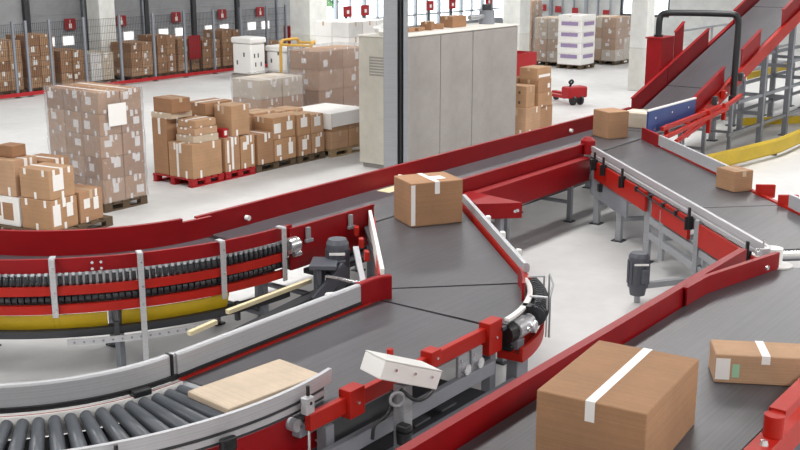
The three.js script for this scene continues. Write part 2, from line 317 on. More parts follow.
  // end bearing with white flange
  mesh('bearing', [bar([cx + Ro + 0.08, 1.0, -8.16], [cx + Ro + 0.08, 1.0, -8.02], 0.085, 14), rb(0.14, 0.16, 0.03, cx + Ro + 0.06, 1.0, -8.12, 0.01), bar([cx + Ro + 0.1, 0.9, -8.2], [cx + Ro + 0.1, 0.9, -8.1], 0.03)], M.chrome, t);
}
// dark drive frame between the curve and the first spur
{
  const t = thing('drive_frame', 'dark steel drive frame under the curve, with grey bracket and loose cables', 'frame');
  mesh('beam', beam([-7.35, 0.45, -8.55], [-6.95, 0.45, -5.9], 0.14, 0.1), M.darkSteel, t);
  mesh('beam', beam([-7.35, 0.4, -7.4], [-6.45, 0.4, -7.9], 0.12, 0.09), M.darkSteel, t);
  mesh('bracket', [rb(0.05, 0.35, 0.3, -7.2, 0.67, -8.2, 0.01, 0.6), rb(0.28, 0.05, 0.34, -7.15, 0.84, -8.2, 0.01, 0.6), beam([-7.1, 0.5, -8.0], [-6.95, 0.82, -8.3], 0.05, 0.12)], M.motor, t);
  mesh('cream_bar', beam([-7.35, 0.6, -7.0], [-7.35, 0.62, -8.2], 0.05, 0.045), M.cream, t);
  mesh('cream_bar', beam([-7.4, 0.5, -6.55], [-7.4, 0.52, -6.9], 0.05, 0.045), M.cream, t);
  for (const [z, d] of [[-7.2, 0], [-7.75, 0.1]]) mesh('cable', tube([[-7.1, 0.5, z], [-7.0, 0.3, z + 0.05], [-7.05, 0.22, z + 0.15], [-7.15, 0.25, z + 0.22]], 0.012, 16, 6), M.black, t);
  for (const z of [-8.4, -7.2, -6.0]) { const l = mesh('leg', rb(0.07, 0.42, 0.07, -7.35 + (z + 8.55) * 0.15, 0.21, z, 0.008), M.darkSteel, t); mesh('foot_plate', bx(0.14, 0.012, 0.14, -7.35 + (z + 8.55) * 0.15, 0.006, z), M.darkSteel, l); }
}
// gear motor helper: upright ribbed body with a cap, collar and terminal box
function gearMotor(parent, x, y0, z, h, r, m = M.motor) {
  const o = mesh('motor', [cyl(r, r, h * 0.72, x, y0 + h * 0.56, z, 24), cyl(r, r * 0.8, h * 0.08, x, y0 + h * 0.96, z, 24), cyl(r * 0.72, r * 0.86, h * 0.2, x, y0 + h * 0.1, z, 20), rb(r * 1.1, h * 0.34, r * 0.7, x + r * 0.75, y0 + h * 0.5, z + r * 0.4, 0.01, -0.7)], m, parent);
  for (let i = 0; i < 14; i++) { const a = i / 14 * Math.PI * 2; mesh('fin', bx(0.012, h * 0.55, 0.02, x + (r + 0.003) * Math.cos(a), y0 + h * 0.55, z + (r + 0.003) * Math.sin(a), -a), m, o); }
  mesh('nameplate', rb(0.004, h * 0.05, r * 1.4, x + (r + 0.012) * Math.cos(0.9), y0 + h * 0.78, z + (r + 0.012) * Math.sin(0.9), 0.002, -0.9), M.white, o);
  return o;
}
// first spur: from the long belt towards the viewer
{
  const t = thing('belt_conveyor', 'short grey belt spur in the middle carrying the large tape-sealed carton', 'conveyor');
  const pl = 1.25, pr = 2.52, q1 = -9.59;
  const bl = [[-7.53, -9.32], [-7.53, -11.06], diag(q1, pr), diag(q1, pl)];
  mesh('belt', prism(bl, HB - 0.04, HB - 0.002), M.belt, t);
  mesh('slider_bed', prism(bl.map(([x, z]) => [x * 0.97 - 0.18, z * 0.97 - 0.28]), 0.8, 0.89), M.greyPaint, t);
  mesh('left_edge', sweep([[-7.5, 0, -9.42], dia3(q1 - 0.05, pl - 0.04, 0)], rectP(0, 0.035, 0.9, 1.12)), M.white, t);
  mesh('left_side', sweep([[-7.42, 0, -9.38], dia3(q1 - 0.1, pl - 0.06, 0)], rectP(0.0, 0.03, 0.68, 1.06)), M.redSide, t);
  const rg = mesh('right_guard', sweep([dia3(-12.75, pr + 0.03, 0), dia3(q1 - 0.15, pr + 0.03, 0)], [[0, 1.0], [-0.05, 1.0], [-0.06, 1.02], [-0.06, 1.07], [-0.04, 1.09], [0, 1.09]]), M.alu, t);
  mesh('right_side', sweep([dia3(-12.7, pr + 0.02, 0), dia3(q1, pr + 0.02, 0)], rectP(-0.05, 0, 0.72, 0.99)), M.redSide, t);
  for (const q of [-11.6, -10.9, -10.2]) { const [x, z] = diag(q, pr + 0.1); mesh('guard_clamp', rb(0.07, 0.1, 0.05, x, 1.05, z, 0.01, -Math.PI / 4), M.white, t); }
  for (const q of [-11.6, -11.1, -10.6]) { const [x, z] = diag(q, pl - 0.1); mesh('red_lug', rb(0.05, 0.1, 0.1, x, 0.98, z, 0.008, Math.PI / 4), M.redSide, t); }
  const ld = [diag(-11.0, pl - 0.17)][0]; mesh('cable_duct', beam([...[ld[0], 0.95, ld[1]]], dia3(-10.2, pl - 0.17, 0.78), 0.06, 0.05), M.alu, t);
  mesh('strut', bar(dia3(-10.7, pl - 0.5, 0.75), dia3(-10.1, pl - 0.1, 0.82), 0.018), M.chrome, t);
  mesh('strut', beam(dia3(-10.15, pl - 0.55, 0.72), dia3(-9.95, pl - 0.05, 0.8), 0.06, 0.05), M.white, t);
  for (const q of [-12, -10]) { const a = diag(q, pl + 0.1), b = diag(q, pr - 0.1); legPair(t, a[0], a[1], b[0], b[1], 0.8); }
  const mz = diag(-11.0, pl - 0.36); gearMotor(t, mz[0], 0.46, mz[1], 0.6, 0.118);
  mesh('motor_bracket', beam([mz[0], 0.5, mz[1]], dia3(-10.9, pl, 0.6), 0.08, 0.08), M.darkSteel, t);
}
// wedge-shaped belt turn between the spur and the next belt
{
  const t = thing('belt_turn', 'wedge shaped belt turn with black ribbed outer edge and chrome drive motor', 'conveyor');
  const c = [-6.18, -7.35], R = 1.69, r0 = 0.43, inner = arc(c[0], c[1], r0, -0.8, -44.5, 8).map((p) => [p[0], p[2]]);
  const a = arc(c[0], c[1], R, -44.5, -0.8, 12);
  mesh('belt', prism([...inner, ...a.map((p) => [p[0], p[2]])], HB - 0.035, HB - 0.004), M.belt, t);
  mesh('bed', prism([...inner, ...a.map((p) => [c[0] + (p[0] - c[0]) * 0.97, c[1] + (p[2] - c[1]) * 0.97])], 0.78, 0.9), M.greyPaint, t);
  mesh('outer_strip', sweep(arc(c[0], c[1], R + 0.12, -46, -4, 14), rectP(-0.015, 0.015, 0.66, 0.76)), M.redSide, t);
  mesh('side_wall', sweep(arc(c[0], c[1], R - 0.06, -44, -26, 8), rectP(-0.012, 0.012, 0.93, 1.12)), M.red, t);
  mesh('white_rim', sweep(arc(c[0], c[1], R, -44, -3, 12), rectP(-0.02, 0.025, 0.985, 1.01)), M.white, t);
  const rg = metric(join([new THREE.CylinderGeometry(0.075, 0.075, 0.03, 14), (() => { const q = new THREE.TorusGeometry(0.078, 0.012, 6, 14); q.rotateX(Math.PI / 2); return q; })()]));
  for (let i = 0; i < 18; i++) {
    const an = (-48 + i * 1.75) * Math.PI / 180, o = new THREE.Mesh(rg, M.blackRib); o.name = 'guide_roller';
    o.position.set(c[0] + (R + 0.09) * Math.cos(an), 0.9, c[1] + (R + 0.09) * Math.sin(an));
    o.quaternion.setFromUnitVectors(V(0, 1, 0), V(-Math.sin(an), 0, Math.cos(an))); o.castShadow = o.receiveShadow = true; t.add(o);
  }
  const an = (d, r, y) => [c[0] + r * Math.cos(d * Math.PI / 180), y, c[1] + r * Math.sin(d * Math.PI / 180)];
  const mo = mesh('drive_motor', [bar(an(-14, R + 0.02, 0.86), an(-7, R + 0.0, 0.86), 0.085, 18), bar(an(-17, R + 0.05, 0.88), an(-14, R + 0.02, 0.86), 0.06, 14), bar(an(-13, R, 0.86), an(-13, R + 0.14, 0.86), 0.05, 14)], M.alu, t);
  mesh('motor_clip', rb(0.09, 0.02, 0.09, ...[an(-17, R + 0.02, 1.0)][0], 0.004, 0.3), M.black, mo);
  for (const d of [-9, -12, -15]) { const p = an(d, R + 0.11, 0.88); bolt(mo, p[0], p[1], p[2], 1, 0, 0.02); }
  mesh('belt_drum', [bar([-4.53, 0.86, -7.56], [-4.53, 0.86, -7.44], 0.095, 18), rb(0.1, 0.05, 0.05, -4.52, 0.73, -7.5, 0.01)], M.black, t);
  mesh('base_tray', sweep(arc(c[0], c[1], R + 0.01, -26, -4.5, 10), rectP(-0.12, 0.12, 0.63, 0.7)), M.redSide, t);
  const wf = (d0, d1, r) => tube([an(d0, r, 0.7), an(d0, r, 1.0), an(d0, r, 1.08), an((d0 + d1) / 2, r, 1.08), an(d1, r, 1.08), an(d1, r, 1.0), an(d1, r, 0.7)], 0.009, 40, 6, 0.1);
  mesh('wire_guard', wf(-40, -20, R + 0.2), M.steel, t);
  for (const d of [-42, -22]) mesh('guard_strap', [rb(0.012, 0.36, 0.035, ...an(d, R + 0.165, 0.86), 0.003, -d * Math.PI / 180), bx(0.16, 0.012, 0.035, ...an(d, R + 0.09, 1.04), -d * Math.PI / 180)], M.alu, t);
  legPair(t, ...[an(-9, R + 0.0, 0)].map((p) => [p[0], p[2]])[0], ...[an(-40, R - 0.05, 0)].map((p) => [p[0], p[2]])[0], 0.78, M.greyPaint, 0.11);
}
// belt leading to the roller curve
{
  const t = thing('belt_conveyor', 'dark grey belt conveyor in the middle foreground leading to the black rollers', 'conveyor');
  const x0 = -5.76, x1 = -4.62, z0 = -7.33, z1 = -5.02;
  mesh('belt', rb(x1 - x0, 0.035, z1 - z0, (x0 + x1) / 2, HB - 0.0175, (z0 + z1) / 2, 0.015), M.belt, t);
  mesh('slider_bed', b2(x0, x1, 0.8, 0.9, z0, z1), M.greyPaint, t);
  mesh('end_roller', bar([x0, 0.9, z1 + 0.02], [x1, 0.9, z1 + 0.02], 0.045, 14), M.steel, t);
  mesh('left_guard', sweep([[x0 - 0.0, 0, -7.08], [x0 - 0.0, 0, -4.98]], [[0, 1.0], [0.055, 1.0], [0.055, 1.14], [0.045, 1.155], [0.01, 1.155], [0, 1.14]]), M.alu, t);
  mesh('left_guard_end', sweep([[x0 + 0.06, 0, -7.44], [x0 + 0.015, 0, -7.38], [x0 - 0.005, 0, -7.28], [x0 - 0.005, 0, -7.08]], [[-0.01, 0.9], [0.06, 0.9], [0.06, 1.15], [0.05, 1.16], [0, 1.16], [-0.01, 1.15]]), M.red, t);
  mesh('guard_gasket', sweep([[x0 + 0.01, 0, -7.08], [x0 + 0.01, 0, -4.98]], rectP(0, 0.04, 0.975, 0.999)), M.black, t);
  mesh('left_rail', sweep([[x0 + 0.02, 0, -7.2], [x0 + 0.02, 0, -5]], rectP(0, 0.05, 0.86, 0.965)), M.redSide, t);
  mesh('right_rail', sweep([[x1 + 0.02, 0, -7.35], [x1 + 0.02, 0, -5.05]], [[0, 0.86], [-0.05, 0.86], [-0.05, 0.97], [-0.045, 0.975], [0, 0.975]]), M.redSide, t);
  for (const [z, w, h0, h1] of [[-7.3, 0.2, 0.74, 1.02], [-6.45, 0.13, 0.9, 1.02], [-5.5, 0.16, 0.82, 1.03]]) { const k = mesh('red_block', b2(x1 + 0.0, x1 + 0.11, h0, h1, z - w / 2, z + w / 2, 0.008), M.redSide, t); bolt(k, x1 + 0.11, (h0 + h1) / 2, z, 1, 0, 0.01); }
  for (const z of [-7.05, -6.86]) { const k = mesh('bearing_plate', b2(x1 + 0.06, x1 + 0.09, 0.6, 0.86, z - 0.08, z + 0.08, 0.008), M.steel, t); mesh('bearing', bar([x1 + 0.09, 0.74, z], [x1 + 0.13, 0.74, z], 0.045, 14), M.chrome, k); for (const y of [0.64, 0.82]) bolt(k, x1 + 0.09, y, z + 0.05, 1, 0, 0.009); }
  mesh('upper_beam', beam([x1 + 0.08, 0.62, -7.3], [x1 + 0.08, 0.62, -4.9], 0.06, 0.12), M.greyPaint, t);
  mesh('lower_beam', beam([x1 + 0.16, 0.38, -7.6], [x1 + 0.16, 0.38, -4.7], 0.09, 0.14), M.greyPaint, t);
  mesh('inner_beam', beam([x0 + 0.02, 0.62, -7.3], [x0 + 0.02, 0.62, -4.9], 0.06, 0.12), M.greyPaint, t);
  for (const z of [-7.4, -5.3]) legPair(t, x0 + 0.08, z, x1 - 0.02, z, 0.8, M.greyPaint, 0.09);
  mesh('drip_pan', b2(x0 + 0.1, x1 + 0.1, 0.4, 0.43, -7.2, -4.95), M.darkSteel, t);
  for (const z of [-6.6, -6.25]) mesh('gap_strip', b2(x1 + 0.03, x1 + 0.13, 0.5, 0.52, z - 0.1, z + 0.1), M.darkSteel, t);
}
// roller curve at lower left
{
  const t = thing('roller_curve', 'curved conveyor of black tapered rollers at the lower left with aluminium guards', 'conveyor');
  const cx = -7.35, cz = -4.98, ri = 1.6, ro = 2.64;
  const P = (r, a0 = 0, a1 = 84, n = 30) => arc(cx, cz, r, a0, a1, n);
  for (let i = 0; i < 24; i++) {
    const a = (2.0 + i * 3.5) * Math.PI / 180, e = (r, y) => [cx + r * Math.cos(a), y, cz + r * Math.sin(a)];
    const ro1 = mesh('roller', bar(e(ri + 0.07, 0.915), e(ro - 0.06, 0.905), 0.042, 16, 0.058), M.roller, t);
    mesh('end_cap', bar(e(ri + 0.02, 0.915), e(ri + 0.08, 0.915), 0.02, 12, 0.034), M.chrome, ro1);
    mesh('axle', bar(e(ri - 0.01, 0.915), e(ri + 0.03, 0.915), 0.01, 8), M.redSide, ro1);
  }
  mesh('drive_belt', sweep(P((ri + ro) / 2), rectP(-0.46, 0.46, 0.78, 0.8)), M.black, t);
  mesh('inner_guard', sweep(P(ri - 0.045 - 0.01), [[0, 1.0], [0.055, 1.0], [0.055, 1.14], [0.045, 1.155], [0.01, 1.155], [0, 1.14]].map(([o, h]) => [-o + 0.03, h])), M.alu, t);
  mesh('guard_gasket', sweep(P(ri - 0.03), rectP(-0.02, 0.02, 0.965, 0.999)), M.black, t);
  mesh('inner_rail', sweep(P(ri - 0.005), [[-0.045, 0.8], [0.015, 0.8], [0.015, 0.955], [-0.045, 0.955]]), M.white, t);
  mesh('inner_rail_edge', sweep(P(ri), rectP(-0.02, -0.014, 0.9, 0.957)), M.redSide, t);
  mesh('outer_rail', sweep(P(ro + 0.0, -8, 84), rectP(-0.02, 0.03, 0.62, 0.945)), M.red, t);
  mesh('guard_upper', sweep(P(ro + 0.05, -10, 84), [[0, 1.05], [0.03, 1.05], [0.03, 1.15], [0, 1.15]]), M.alu, t);
  mesh('guard_lower', sweep(P(ro + 0.05, -8, 84), [[0, 0.985], [0.03, 0.985], [0.03, 1.025], [0, 1.025]]), M.alu, t);
  mesh('guard_core', sweep(P(ro + 0.05, -8, 84), rectP(0.008, 0.022, 0.96, 1.1)), M.darkSteel, t);
  for (const a of [-2, 27, 58]) {
    const r = a * Math.PI / 180, e = (q, y) => [cx + q * Math.cos(r), y, cz + q * Math.sin(r)];
    const k = mesh('guard_clamp', rb(0.06, 0.12, 0.08, ...e(ro + 0.115, 1.03), 0.008, -r), M.alu, t);
    mesh('rod', bar(e(ro + 0.12, 0.7), e(ro + 0.12, 1.1), 0.011), M.chrome, k);
    mesh('screw', bar(e(ro + 0.12, 1.1), e(ro + 0.12, 1.17), 0.013), M.black, k);
    mesh('slot', bar(e(ro + 0.145, 1.05), e(ro + 0.148, 1.05), 0.012, 10), M.black, k);
  }
  { const r = 12 * Math.PI / 180; mesh('joint', rb(0.05, 0.1, 0.12, cx + (ro + 0.1) * Math.cos(r), 0.98, cz + (ro + 0.1) * Math.sin(r), 0.02, -r), M.black, t); }
  { const r = 1.5 * Math.PI / 180; mesh('joint_band', rb(0.075, 0.165, 0.02, cx + (ri - 0.052) * Math.cos(r), 1.078, cz + (ri - 0.052) * Math.sin(r), 0.004, -r), M.black, t); mesh('joint', rb(0.1, 0.05, 0.14, cx + ri * Math.cos(r * 8), 0.97, cz + ri * Math.sin(r * 8), 0.012, -r * 8), M.black, t); }
  for (const a of [6, 40, 74]) { const r = a * Math.PI / 180; legPair(t, cx + (ro - 0.05) * Math.cos(r), cz + (ro - 0.05) * Math.sin(r), cx + (ri + 0.05) * Math.cos(r), cz + (ri + 0.05) * Math.sin(r), 0.64, M.greyPaint, 0.08); }
  for (let i = 0; i < 6; i++) { const r = (-6 + i * 7) * Math.PI / 180; bolt(t, cx + (ro + 0.03) * Math.cos(r), 0.68, cz + (ro + 0.03) * Math.sin(r), Math.cos(r), Math.sin(r), 0.012); }
}
// second spur: from the foot of the ramp towards the right
{
  const t = thing('belt_conveyor', 'long grey belt spur on the right with pale guards, running from the ramp foot', 'conveyor');
  const pl = 5.08, pr = 6.36, q0 = -15.7, q1 = -10.35;
  mesh('belt', prism([[-7.5, -14.7], [-7.5, -16.52], diag(q1 - 1.9, pr), diag(q1 - 1.9, pl)], HB - 0.04, HB - 0.002), M.belt, t);
  mesh('belt', prism([diag(q1 - 1.88, pl), diag(q1 - 1.88, pr), diag(q1, pr), diag(q1, pl)], HB - 0.04, HB - 0.002), M.belt, t);
  mesh('slider_bed', prism([diag(-15.1, pl + 0.03), diag(-16.5, pr), diag(q1 - 0.05, pr), diag(q1 - 0.05, pl + 0.03)], 0.8, 0.89), M.greyPaint, t);
  mesh('left_guard', sweep([dia3(-15.52, pl, 0), dia3(q1 + 0.5, pl, 0), dia3(q1 + 0.58, pl - 0.05, 0), dia3(q1 + 0.6, pl - 0.14, 0)], [[0, 0.99], [0.04, 0.99], [0.04, 1.02], [0.028, 1.03], [0.028, 1.05], [0.04, 1.06], [0.04, 1.13], [0, 1.13]]), M.alu, t);
  for (const [a, b] of [[-16.25, -13.45], [-12.0, -10.4]]) mesh('right_guard', sweep([dia3(a, pr, 0), dia3(b, pr, 0)], [[0, 0.985], [-0.04, 0.985], [-0.04, 1.14], [0, 1.14]]), M.alu, t);
  mesh('right_guard_start', sweep([dia3(-17.0, pr, 0), dia3(-16.25, pr, 0)], rectP(-0.04, 0, 0.9, 1.14)), M.red, t);
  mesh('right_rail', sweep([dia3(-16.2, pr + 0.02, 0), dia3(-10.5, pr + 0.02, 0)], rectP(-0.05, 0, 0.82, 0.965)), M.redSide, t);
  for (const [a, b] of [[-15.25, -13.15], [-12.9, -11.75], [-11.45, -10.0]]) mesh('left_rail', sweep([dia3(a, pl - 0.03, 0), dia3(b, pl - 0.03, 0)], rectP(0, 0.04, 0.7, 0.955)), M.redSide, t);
  // guard brackets: black fins
  for (const q of [-15.15, -14.75, -13.95, -11.65, -10.15]) { const [x, z] = diag(q, pl - 0.1); mesh('guard_bracket', [rb(0.03, 0.26, 0.05, x, 0.98, z, 0.012, Math.PI / 4), rb(0.02, 0.16, 0.1, x, 0.92, z, 0.012, Math.PI / 4 + Math.PI / 2)], M.black, t); }
  for (const q of [-13.45, -12.95, -12.5, -12.1]) { const [x, z] = diag(q, pl - 0.07); mesh('cable_clip', rb(0.06, 0.07, 0.06, x, 0.93, z, 0.012, Math.PI / 4), M.black, t); }
  mesh('cable', tube([dia3(-13.5, pl - 0.08, 0.93), dia3(-12.9, pl - 0.09, 0.92), dia3(-12.4, pl - 0.08, 0.91), dia3(-11.8, pl - 0.08, 0.9)], 0.012, 20, 6), M.black, t);
  mesh('side_plate', sweep([dia3(-15.5, pl - 0.02, 0), dia3(-13.9, pl - 0.02, 0)], rectP(-0.01, 0.02, 0.42, 0.8)), M.greyPaint, t);
  { const [x, z] = diag(-14.95, pl - 0.07); mesh('switch_box', rb(0.06, 0.11, 0.09, x, 0.62, z, 0.008, Math.PI / 4), M.black, t); }
  for (const q of [-15.3, -14.3, -13.22, -11.25, -10.2]) { const a = diag(q, pl + 0.02), b = diag(q, pr - 0.02); legPair(t, a[0], a[1], b[0], b[1], 0.9, M.steel, 0.085); }
  for (const y of [0.62, 0.42]) mesh('side_beam', beam(dia3(-13.0, pl - 0.02, y), dia3(-10.3, pl - 0.02, y), 0.07, 0.09), M.steel, t);
  mesh('upright', beam(dia3(-12.6, pl - 0.03, 0.2), dia3(-12.6, pl - 0.03, 0.85), 0.07, 0.07), M.steel, t);
  mesh('upright', beam(dia3(-11.5, pl - 0.04, 0.3), dia3(-11.5, pl - 0.04, 1.0), 0.14, 0.06), M.steel, t);
  mesh('cover_plate', sweep([dia3(-11.4, pl + 0.01, 0), dia3(-10.3, pl + 0.01, 0)], rectP(-0.01, 0.02, 0.45, 0.72)), M.greyPaint, t);
  { const [x, z] = diag(-11.62, pl - 0.68); gearMotor(t, x, 0.1, z, 0.5, 0.12); mesh('motor_arm', beam([x, 0.2, z], dia3(-11.62, pl, 0.25), 0.07, 0.07), M.steel, t); mesh('motor_shaft', bar([x, 0.005, z], [x, 0.14, z], 0.035), M.steel, t); }
  // right edge: small red brackets and the pale end of the guard
  for (const q of [-12.8, -12.2]) { const [x, z] = diag(q, pr + 0.1); mesh('red_bracket', [rb(0.24, 0.17, 0.05, x, 1.0, z, 0.01, 0.6), rb(0.16, 0.05, 0.1, x, 0.92, z, 0.01, 0.6)], M.redSide, t); }
  mesh('end_roller', bar(dia3(q1 + 0.05, pl, 0.9), dia3(q1 + 0.05, pr, 0.9), 0.045, 14), M.chrome, t);
  mesh('transfer_plate', sweep([dia3(q1 + 0.13, pl - 0.05, 0), dia3(q1 + 0.13, pr, 0)], rectP(-0.05, 0.05, 0.93, 0.95)), M.white, t);
  const gend = diag(q1 + 0.52, pl + 0.02);
  mesh('end_cap', [cyl(0.09, 0.09, 0.2, gend[0], 1.02, gend[1], 18), cyl(0.14, 0.14, 0.04, gend[0] + 0.06, 0.945, gend[1] + 0.02, 18)], M.white, t);
  mesh('knob', [bar([gend[0] - 0.1, 1.06, gend[1]], [gend[0] - 0.16, 1.06, gend[1] + 0.04], 0.035, 10), bar([gend[0] - 0.1, 1.0, gend[1]], [gend[0] - 0.1, 1.18, gend[1]], 0.012)], M.chrome, t);
}
// wide belt at the right front
{
  const t = thing('belt_conveyor', 'wide grey belt conveyor in the right foreground between bright red rails', 'conveyor');
  const x0 = -3.52, x1 = -2.1, z0 = -10.15, z1 = -3.6;
  mesh('belt', prism([[x0, z1], [x0, -9.9], [-3.2, -10.5], [-2.75, -10.95], [x1, -10.95], [x1, z1]], HB - 0.035, HB), M.belt, t);
  mesh('slider_bed', b2(x0, x1, 0.78, 0.9, -9.9, z1), M.greyPaint, t);
  mesh('left_rail', sweep([[x0 - 0.02, 0, -10.35], [x0 - 0.02, 0, z1]], [[0, 0.78], [0.02, 0.78], [0.02, 1.1], [0.075, 1.1], [0.075, 1.12], [0, 1.12]]), M.red, t);
  mesh('deflector', sweep([[-3.24, 0, -10.42], [-3.49, 0, -9.25], [-3.5, 0, -8.8]], railP(0.955, 1.12, 1, 0.018, 0.05)), M.red, t);
  bolt(t, -3.25, 1.04, -10.1, 0.98, 0.2, 0.025);
  mesh('right_rail', sweep([[x1 + 0.02, 0, -10.9], [x1 + 0.02, 0, z1]], [[0, 0.78], [-0.14, 0.78], [-0.14, 0.965], [0, 0.965]]), M.redSide, t);
  mesh('right_guard', sweep([[x1 + 0.13, 0, -10.9], [x1 + 0.13, 0, -6.68]], [[0.0, 1.06], [0.02, 1.06], [0.02, 1.125], [-0.09, 1.125], [-0.09, 1.1], [-0.07, 1.1], [-0.07, 1.11], [0, 1.11]].map(([o, h]) => [-o, h])), M.redSide, t);
  const gp = mesh('guard_post', [cyl(0.065, 0.065, 0.15, x1 + 0.1, 1.035, -6.62, 18)], M.redSide, t);
  mesh('screw', cyl(0.03, 0.02, 0.03, x1 + 0.1, 0.98, -6.45, 10), M.chrome, gp);
  for (const z of [-10.4, -8.8]) mesh('guard_post', cyl(0.05, 0.05, 0.14, x1 + 0.09, 1.03, z, 14), M.redSide, t);
  for (const z of [-9.6, -7.4, -5.2]) legPair(t, x0 + 0.05, z, x1 + 0.05, z, 0.8, M.greyPaint, 0.09);
  mesh('frame_beam', beam([x0 + 0.05, 0.6, -9.7], [x0 + 0.05, 0.6, -4], 0.06, 0.1), M.greyPaint, t);
}
// sloping belt coming down from the upper right
{
  const t = thing('inclined_conveyor', 'sloping belt ramp with stepped red side walls rising to the upper right', 'conveyor');
  const sl = 0.3, H = (z) => HB + sl * Math.max(0, -18.45 - z), P = (x, za, zb, dy = 0) => [[x, H(za) + dy, za], [x, H(zb) + dy, zb]];
  mesh('belt', sweep([...P(-8.08, -17.22, -18.4)], rectP(-0.53, 0.53, -0.035, 0)), M.belt, t);
  mesh('belt', sweep([...P(-8.12, -18.5, -19.95)], rectP(-0.49, 0.49, -0.035, 0)), M.belt, t);
  mesh('belt', sweep([...P(-8.12, -19.98, -24.3)], rectP(-0.49, 0.49, -0.035, 0)), M.belt, t);
  mesh('belt', sweep([...P(-8.12, -24.33, -31)], rectP(-0.49, 0.49, -0.035, 0)), M.belt, t);
  mesh('slider_bed', sweep(P(-8.12, -18.5, -31), rectP(-0.46, 0.46, -0.14, -0.05)), M.darkSteel, t);
  mesh('left_channel', sweep(P(-8.64, -18.45, -31), rectP(-0.07, 0.0, -0.22, 0.02)), M.red, t);
  mesh('right_channel', sweep(P(-7.6, -18.45, -31), rectP(0, 0.08, -0.24, 0.02)), M.redSide, t);
  const wall = (x, za, zb, ha, hb, side, nm = 'wall_panel') => {
    const q = [[H(za) + 0.0, za], [H(zb) + 0.0, zb], [H(zb) + hb, zb], [H(za) + ha, za]];
    const s = new THREE.Shape(q.map(([y, z]) => new THREE.Vector2(-z, y))), g = new THREE.ExtrudeGeometry(s, { depth: 0.02, bevelEnabled: false }); g.rotateY(Math.PI / 2); g.translate(x, 0, 0);
    const lip = sweep([[x + 0.01, H(za) + ha, za], [x + 0.01, H(zb) + hb, zb]], rectP(-0.03, 0.03, 0, 0.015)); g.translate(0, 0, 0);
    const o = mesh(nm, [g, lip], M.red, t); return o;
  };
  wall(-8.66, -18.5, -20.0, 0.34, 0.34, -1); wall(-8.66, -20.02, -21.95, 0.34, 0.36, -1); wall(-8.66, -23.3, -30.5, 0.26, 0.35, -1);
  wall(-7.6, -18.72, -20.15, 0.32, 0.34, 1); wall(-7.6, -21.0, -21.98, 0.34, 0.38, 1); wall(-7.6, -23.2, -30.5, 0.34, 0.35, 1);
  for (const z of [-18.3, -17.3]) legPair(t, -8.55, z, -7.6, z, 0.8, M.greyPaint, 0.07);
  mesh('infeed_bed', b2(-8.58, -7.58, 0.8, 0.91, -18.42, -17.2), M.greyPaint, t);
  mesh('infeed_side', b2(-8.68, -8.62, 0.72, 1.16, -18.44, -17.14), M.red, t);
  // red tower on its left side
  mesh('guard_tower', [b2(-9.0, -8.69, 0.75, 2.3, -20.35, -19.75, 0.02), b2(-9.02, -8.68, 2.29, 2.32, -20.37, -19.73, 0.01)], M.red, t);
  wall(-8.7, -20.36, -20.75, 0.86, 0.92, -1);
  // blue side panel with red frame bars at the ramp foot
  const bp = mesh('blue_panel', sweep([[-7.44, 0, -16.5], [-7.44, 0, -18.42]], [[0, 1.04], [0.03, 1.04], [0.03, 1.41], [0, 1.41]]), M.blue, t);
  mesh('panel_rim', sweep([[-7.44, 0, -16.48], [-7.44, 0, -18.45]], rectP(-0.01, 0.035, 1.41, 1.435)), M.white, bp);
  for (const [z, y] of [[-16.75, 1.28], [-16.75, 1.1], [-17.4, 1.3], [-18.1, 1.3], [-18.1, 1.12]]) bolt(bp, -7.41, y, z, 1, 0, 0.02);
  for (const [a, b] of [[[-7.3, 1.1, -16.8], [-7.25, 1.2, -19.2]], [[-7.25, 0.95, -16.6], [-7.2, 1.15, -19.4]], [[-7.3, 0.8, -17.4], [-7.25, 1.3, -20.2]], [[-7.3, 1.15, -17.0], [-7.3, 0.8, -17.0]], [[-7.22, 1.2, -18.6], [-7.22, 0.8, -18.6]], [[-7.22, 1.25, -19.3], [-7.22, 0.95, -19.3]]]) mesh('frame_bar', beam(a, b, 0.06, 0.07), M.redSide, t);
  for (let i = 0; i < 7; i++) { const z = -18.2 - i * 0.42; const k = mesh('bracket', rb(0.08, 0.16, 0.12, -7.46, H(z) - 0.05 + (i % 2) * 0.06, z, 0.015), i % 3 ? M.redSide : M.darkSteel, t); bolt(k, -7.42, H(z) - 0.02, z, 1, 0, 0.025); }
  for (const z of [-19.4, -20.7]) legPair(t, -8.55, z, -7.6, z, H(z) - 0.2, M.greyPaint, 0.07);
  for (const z of [-22.4, -24, -26, -28.5, -30.5]) legPair(t, -8.6, z, -7.6, z, H(z) - 0.24, M.greyPaint, 0.11);
  for (const x of [-8.6, -7.6]) for (const y of [0.45, 1.05, 1.6]) mesh('side_rail', beam([x, y, y > 1.5 ? -23.9 : y > 1 ? -21.0 : -20.6], [x, y, -30.4], 0.06, 0.07), M.greyPaint, t);
  for (const z of [-24, -26, -28.5]) mesh('cross_bar', beam([-8.6, 1.5, z], [-7.6, 1.5, z], 0.07, 0.07), M.greyPaint, t);
}
// black bent pipe over the ramp
{
  const t = thing('pipe_arch', 'black bent pipe arch standing over the ramp from the red tower', 'pipe');
  mesh('pipe', tube([[-8.85, 2.3, -19.95], [-8.85, 2.6, -19.95], [-8.83, 2.73, -19.98], [-8.7, 2.77, -20.0], [-8.2, 2.78, -20.1], [-7.6, 2.78, -20.2], [-7.47, 2.76, -20.22], [-7.42, 2.62, -20.25], [-7.42, 1.9, -20.25], [-7.42, 1.2, -20.25]], 0.06, 80, 14, 0.3), M.black, t);
  mesh('base_clamp', [rb(0.14, 0.12, 0.14, -7.42, 1.22, -20.25, 0.02), cyl(0.085, 0.085, 0.05, -8.85, 2.335, -19.95, 16)], M.black, t);
}
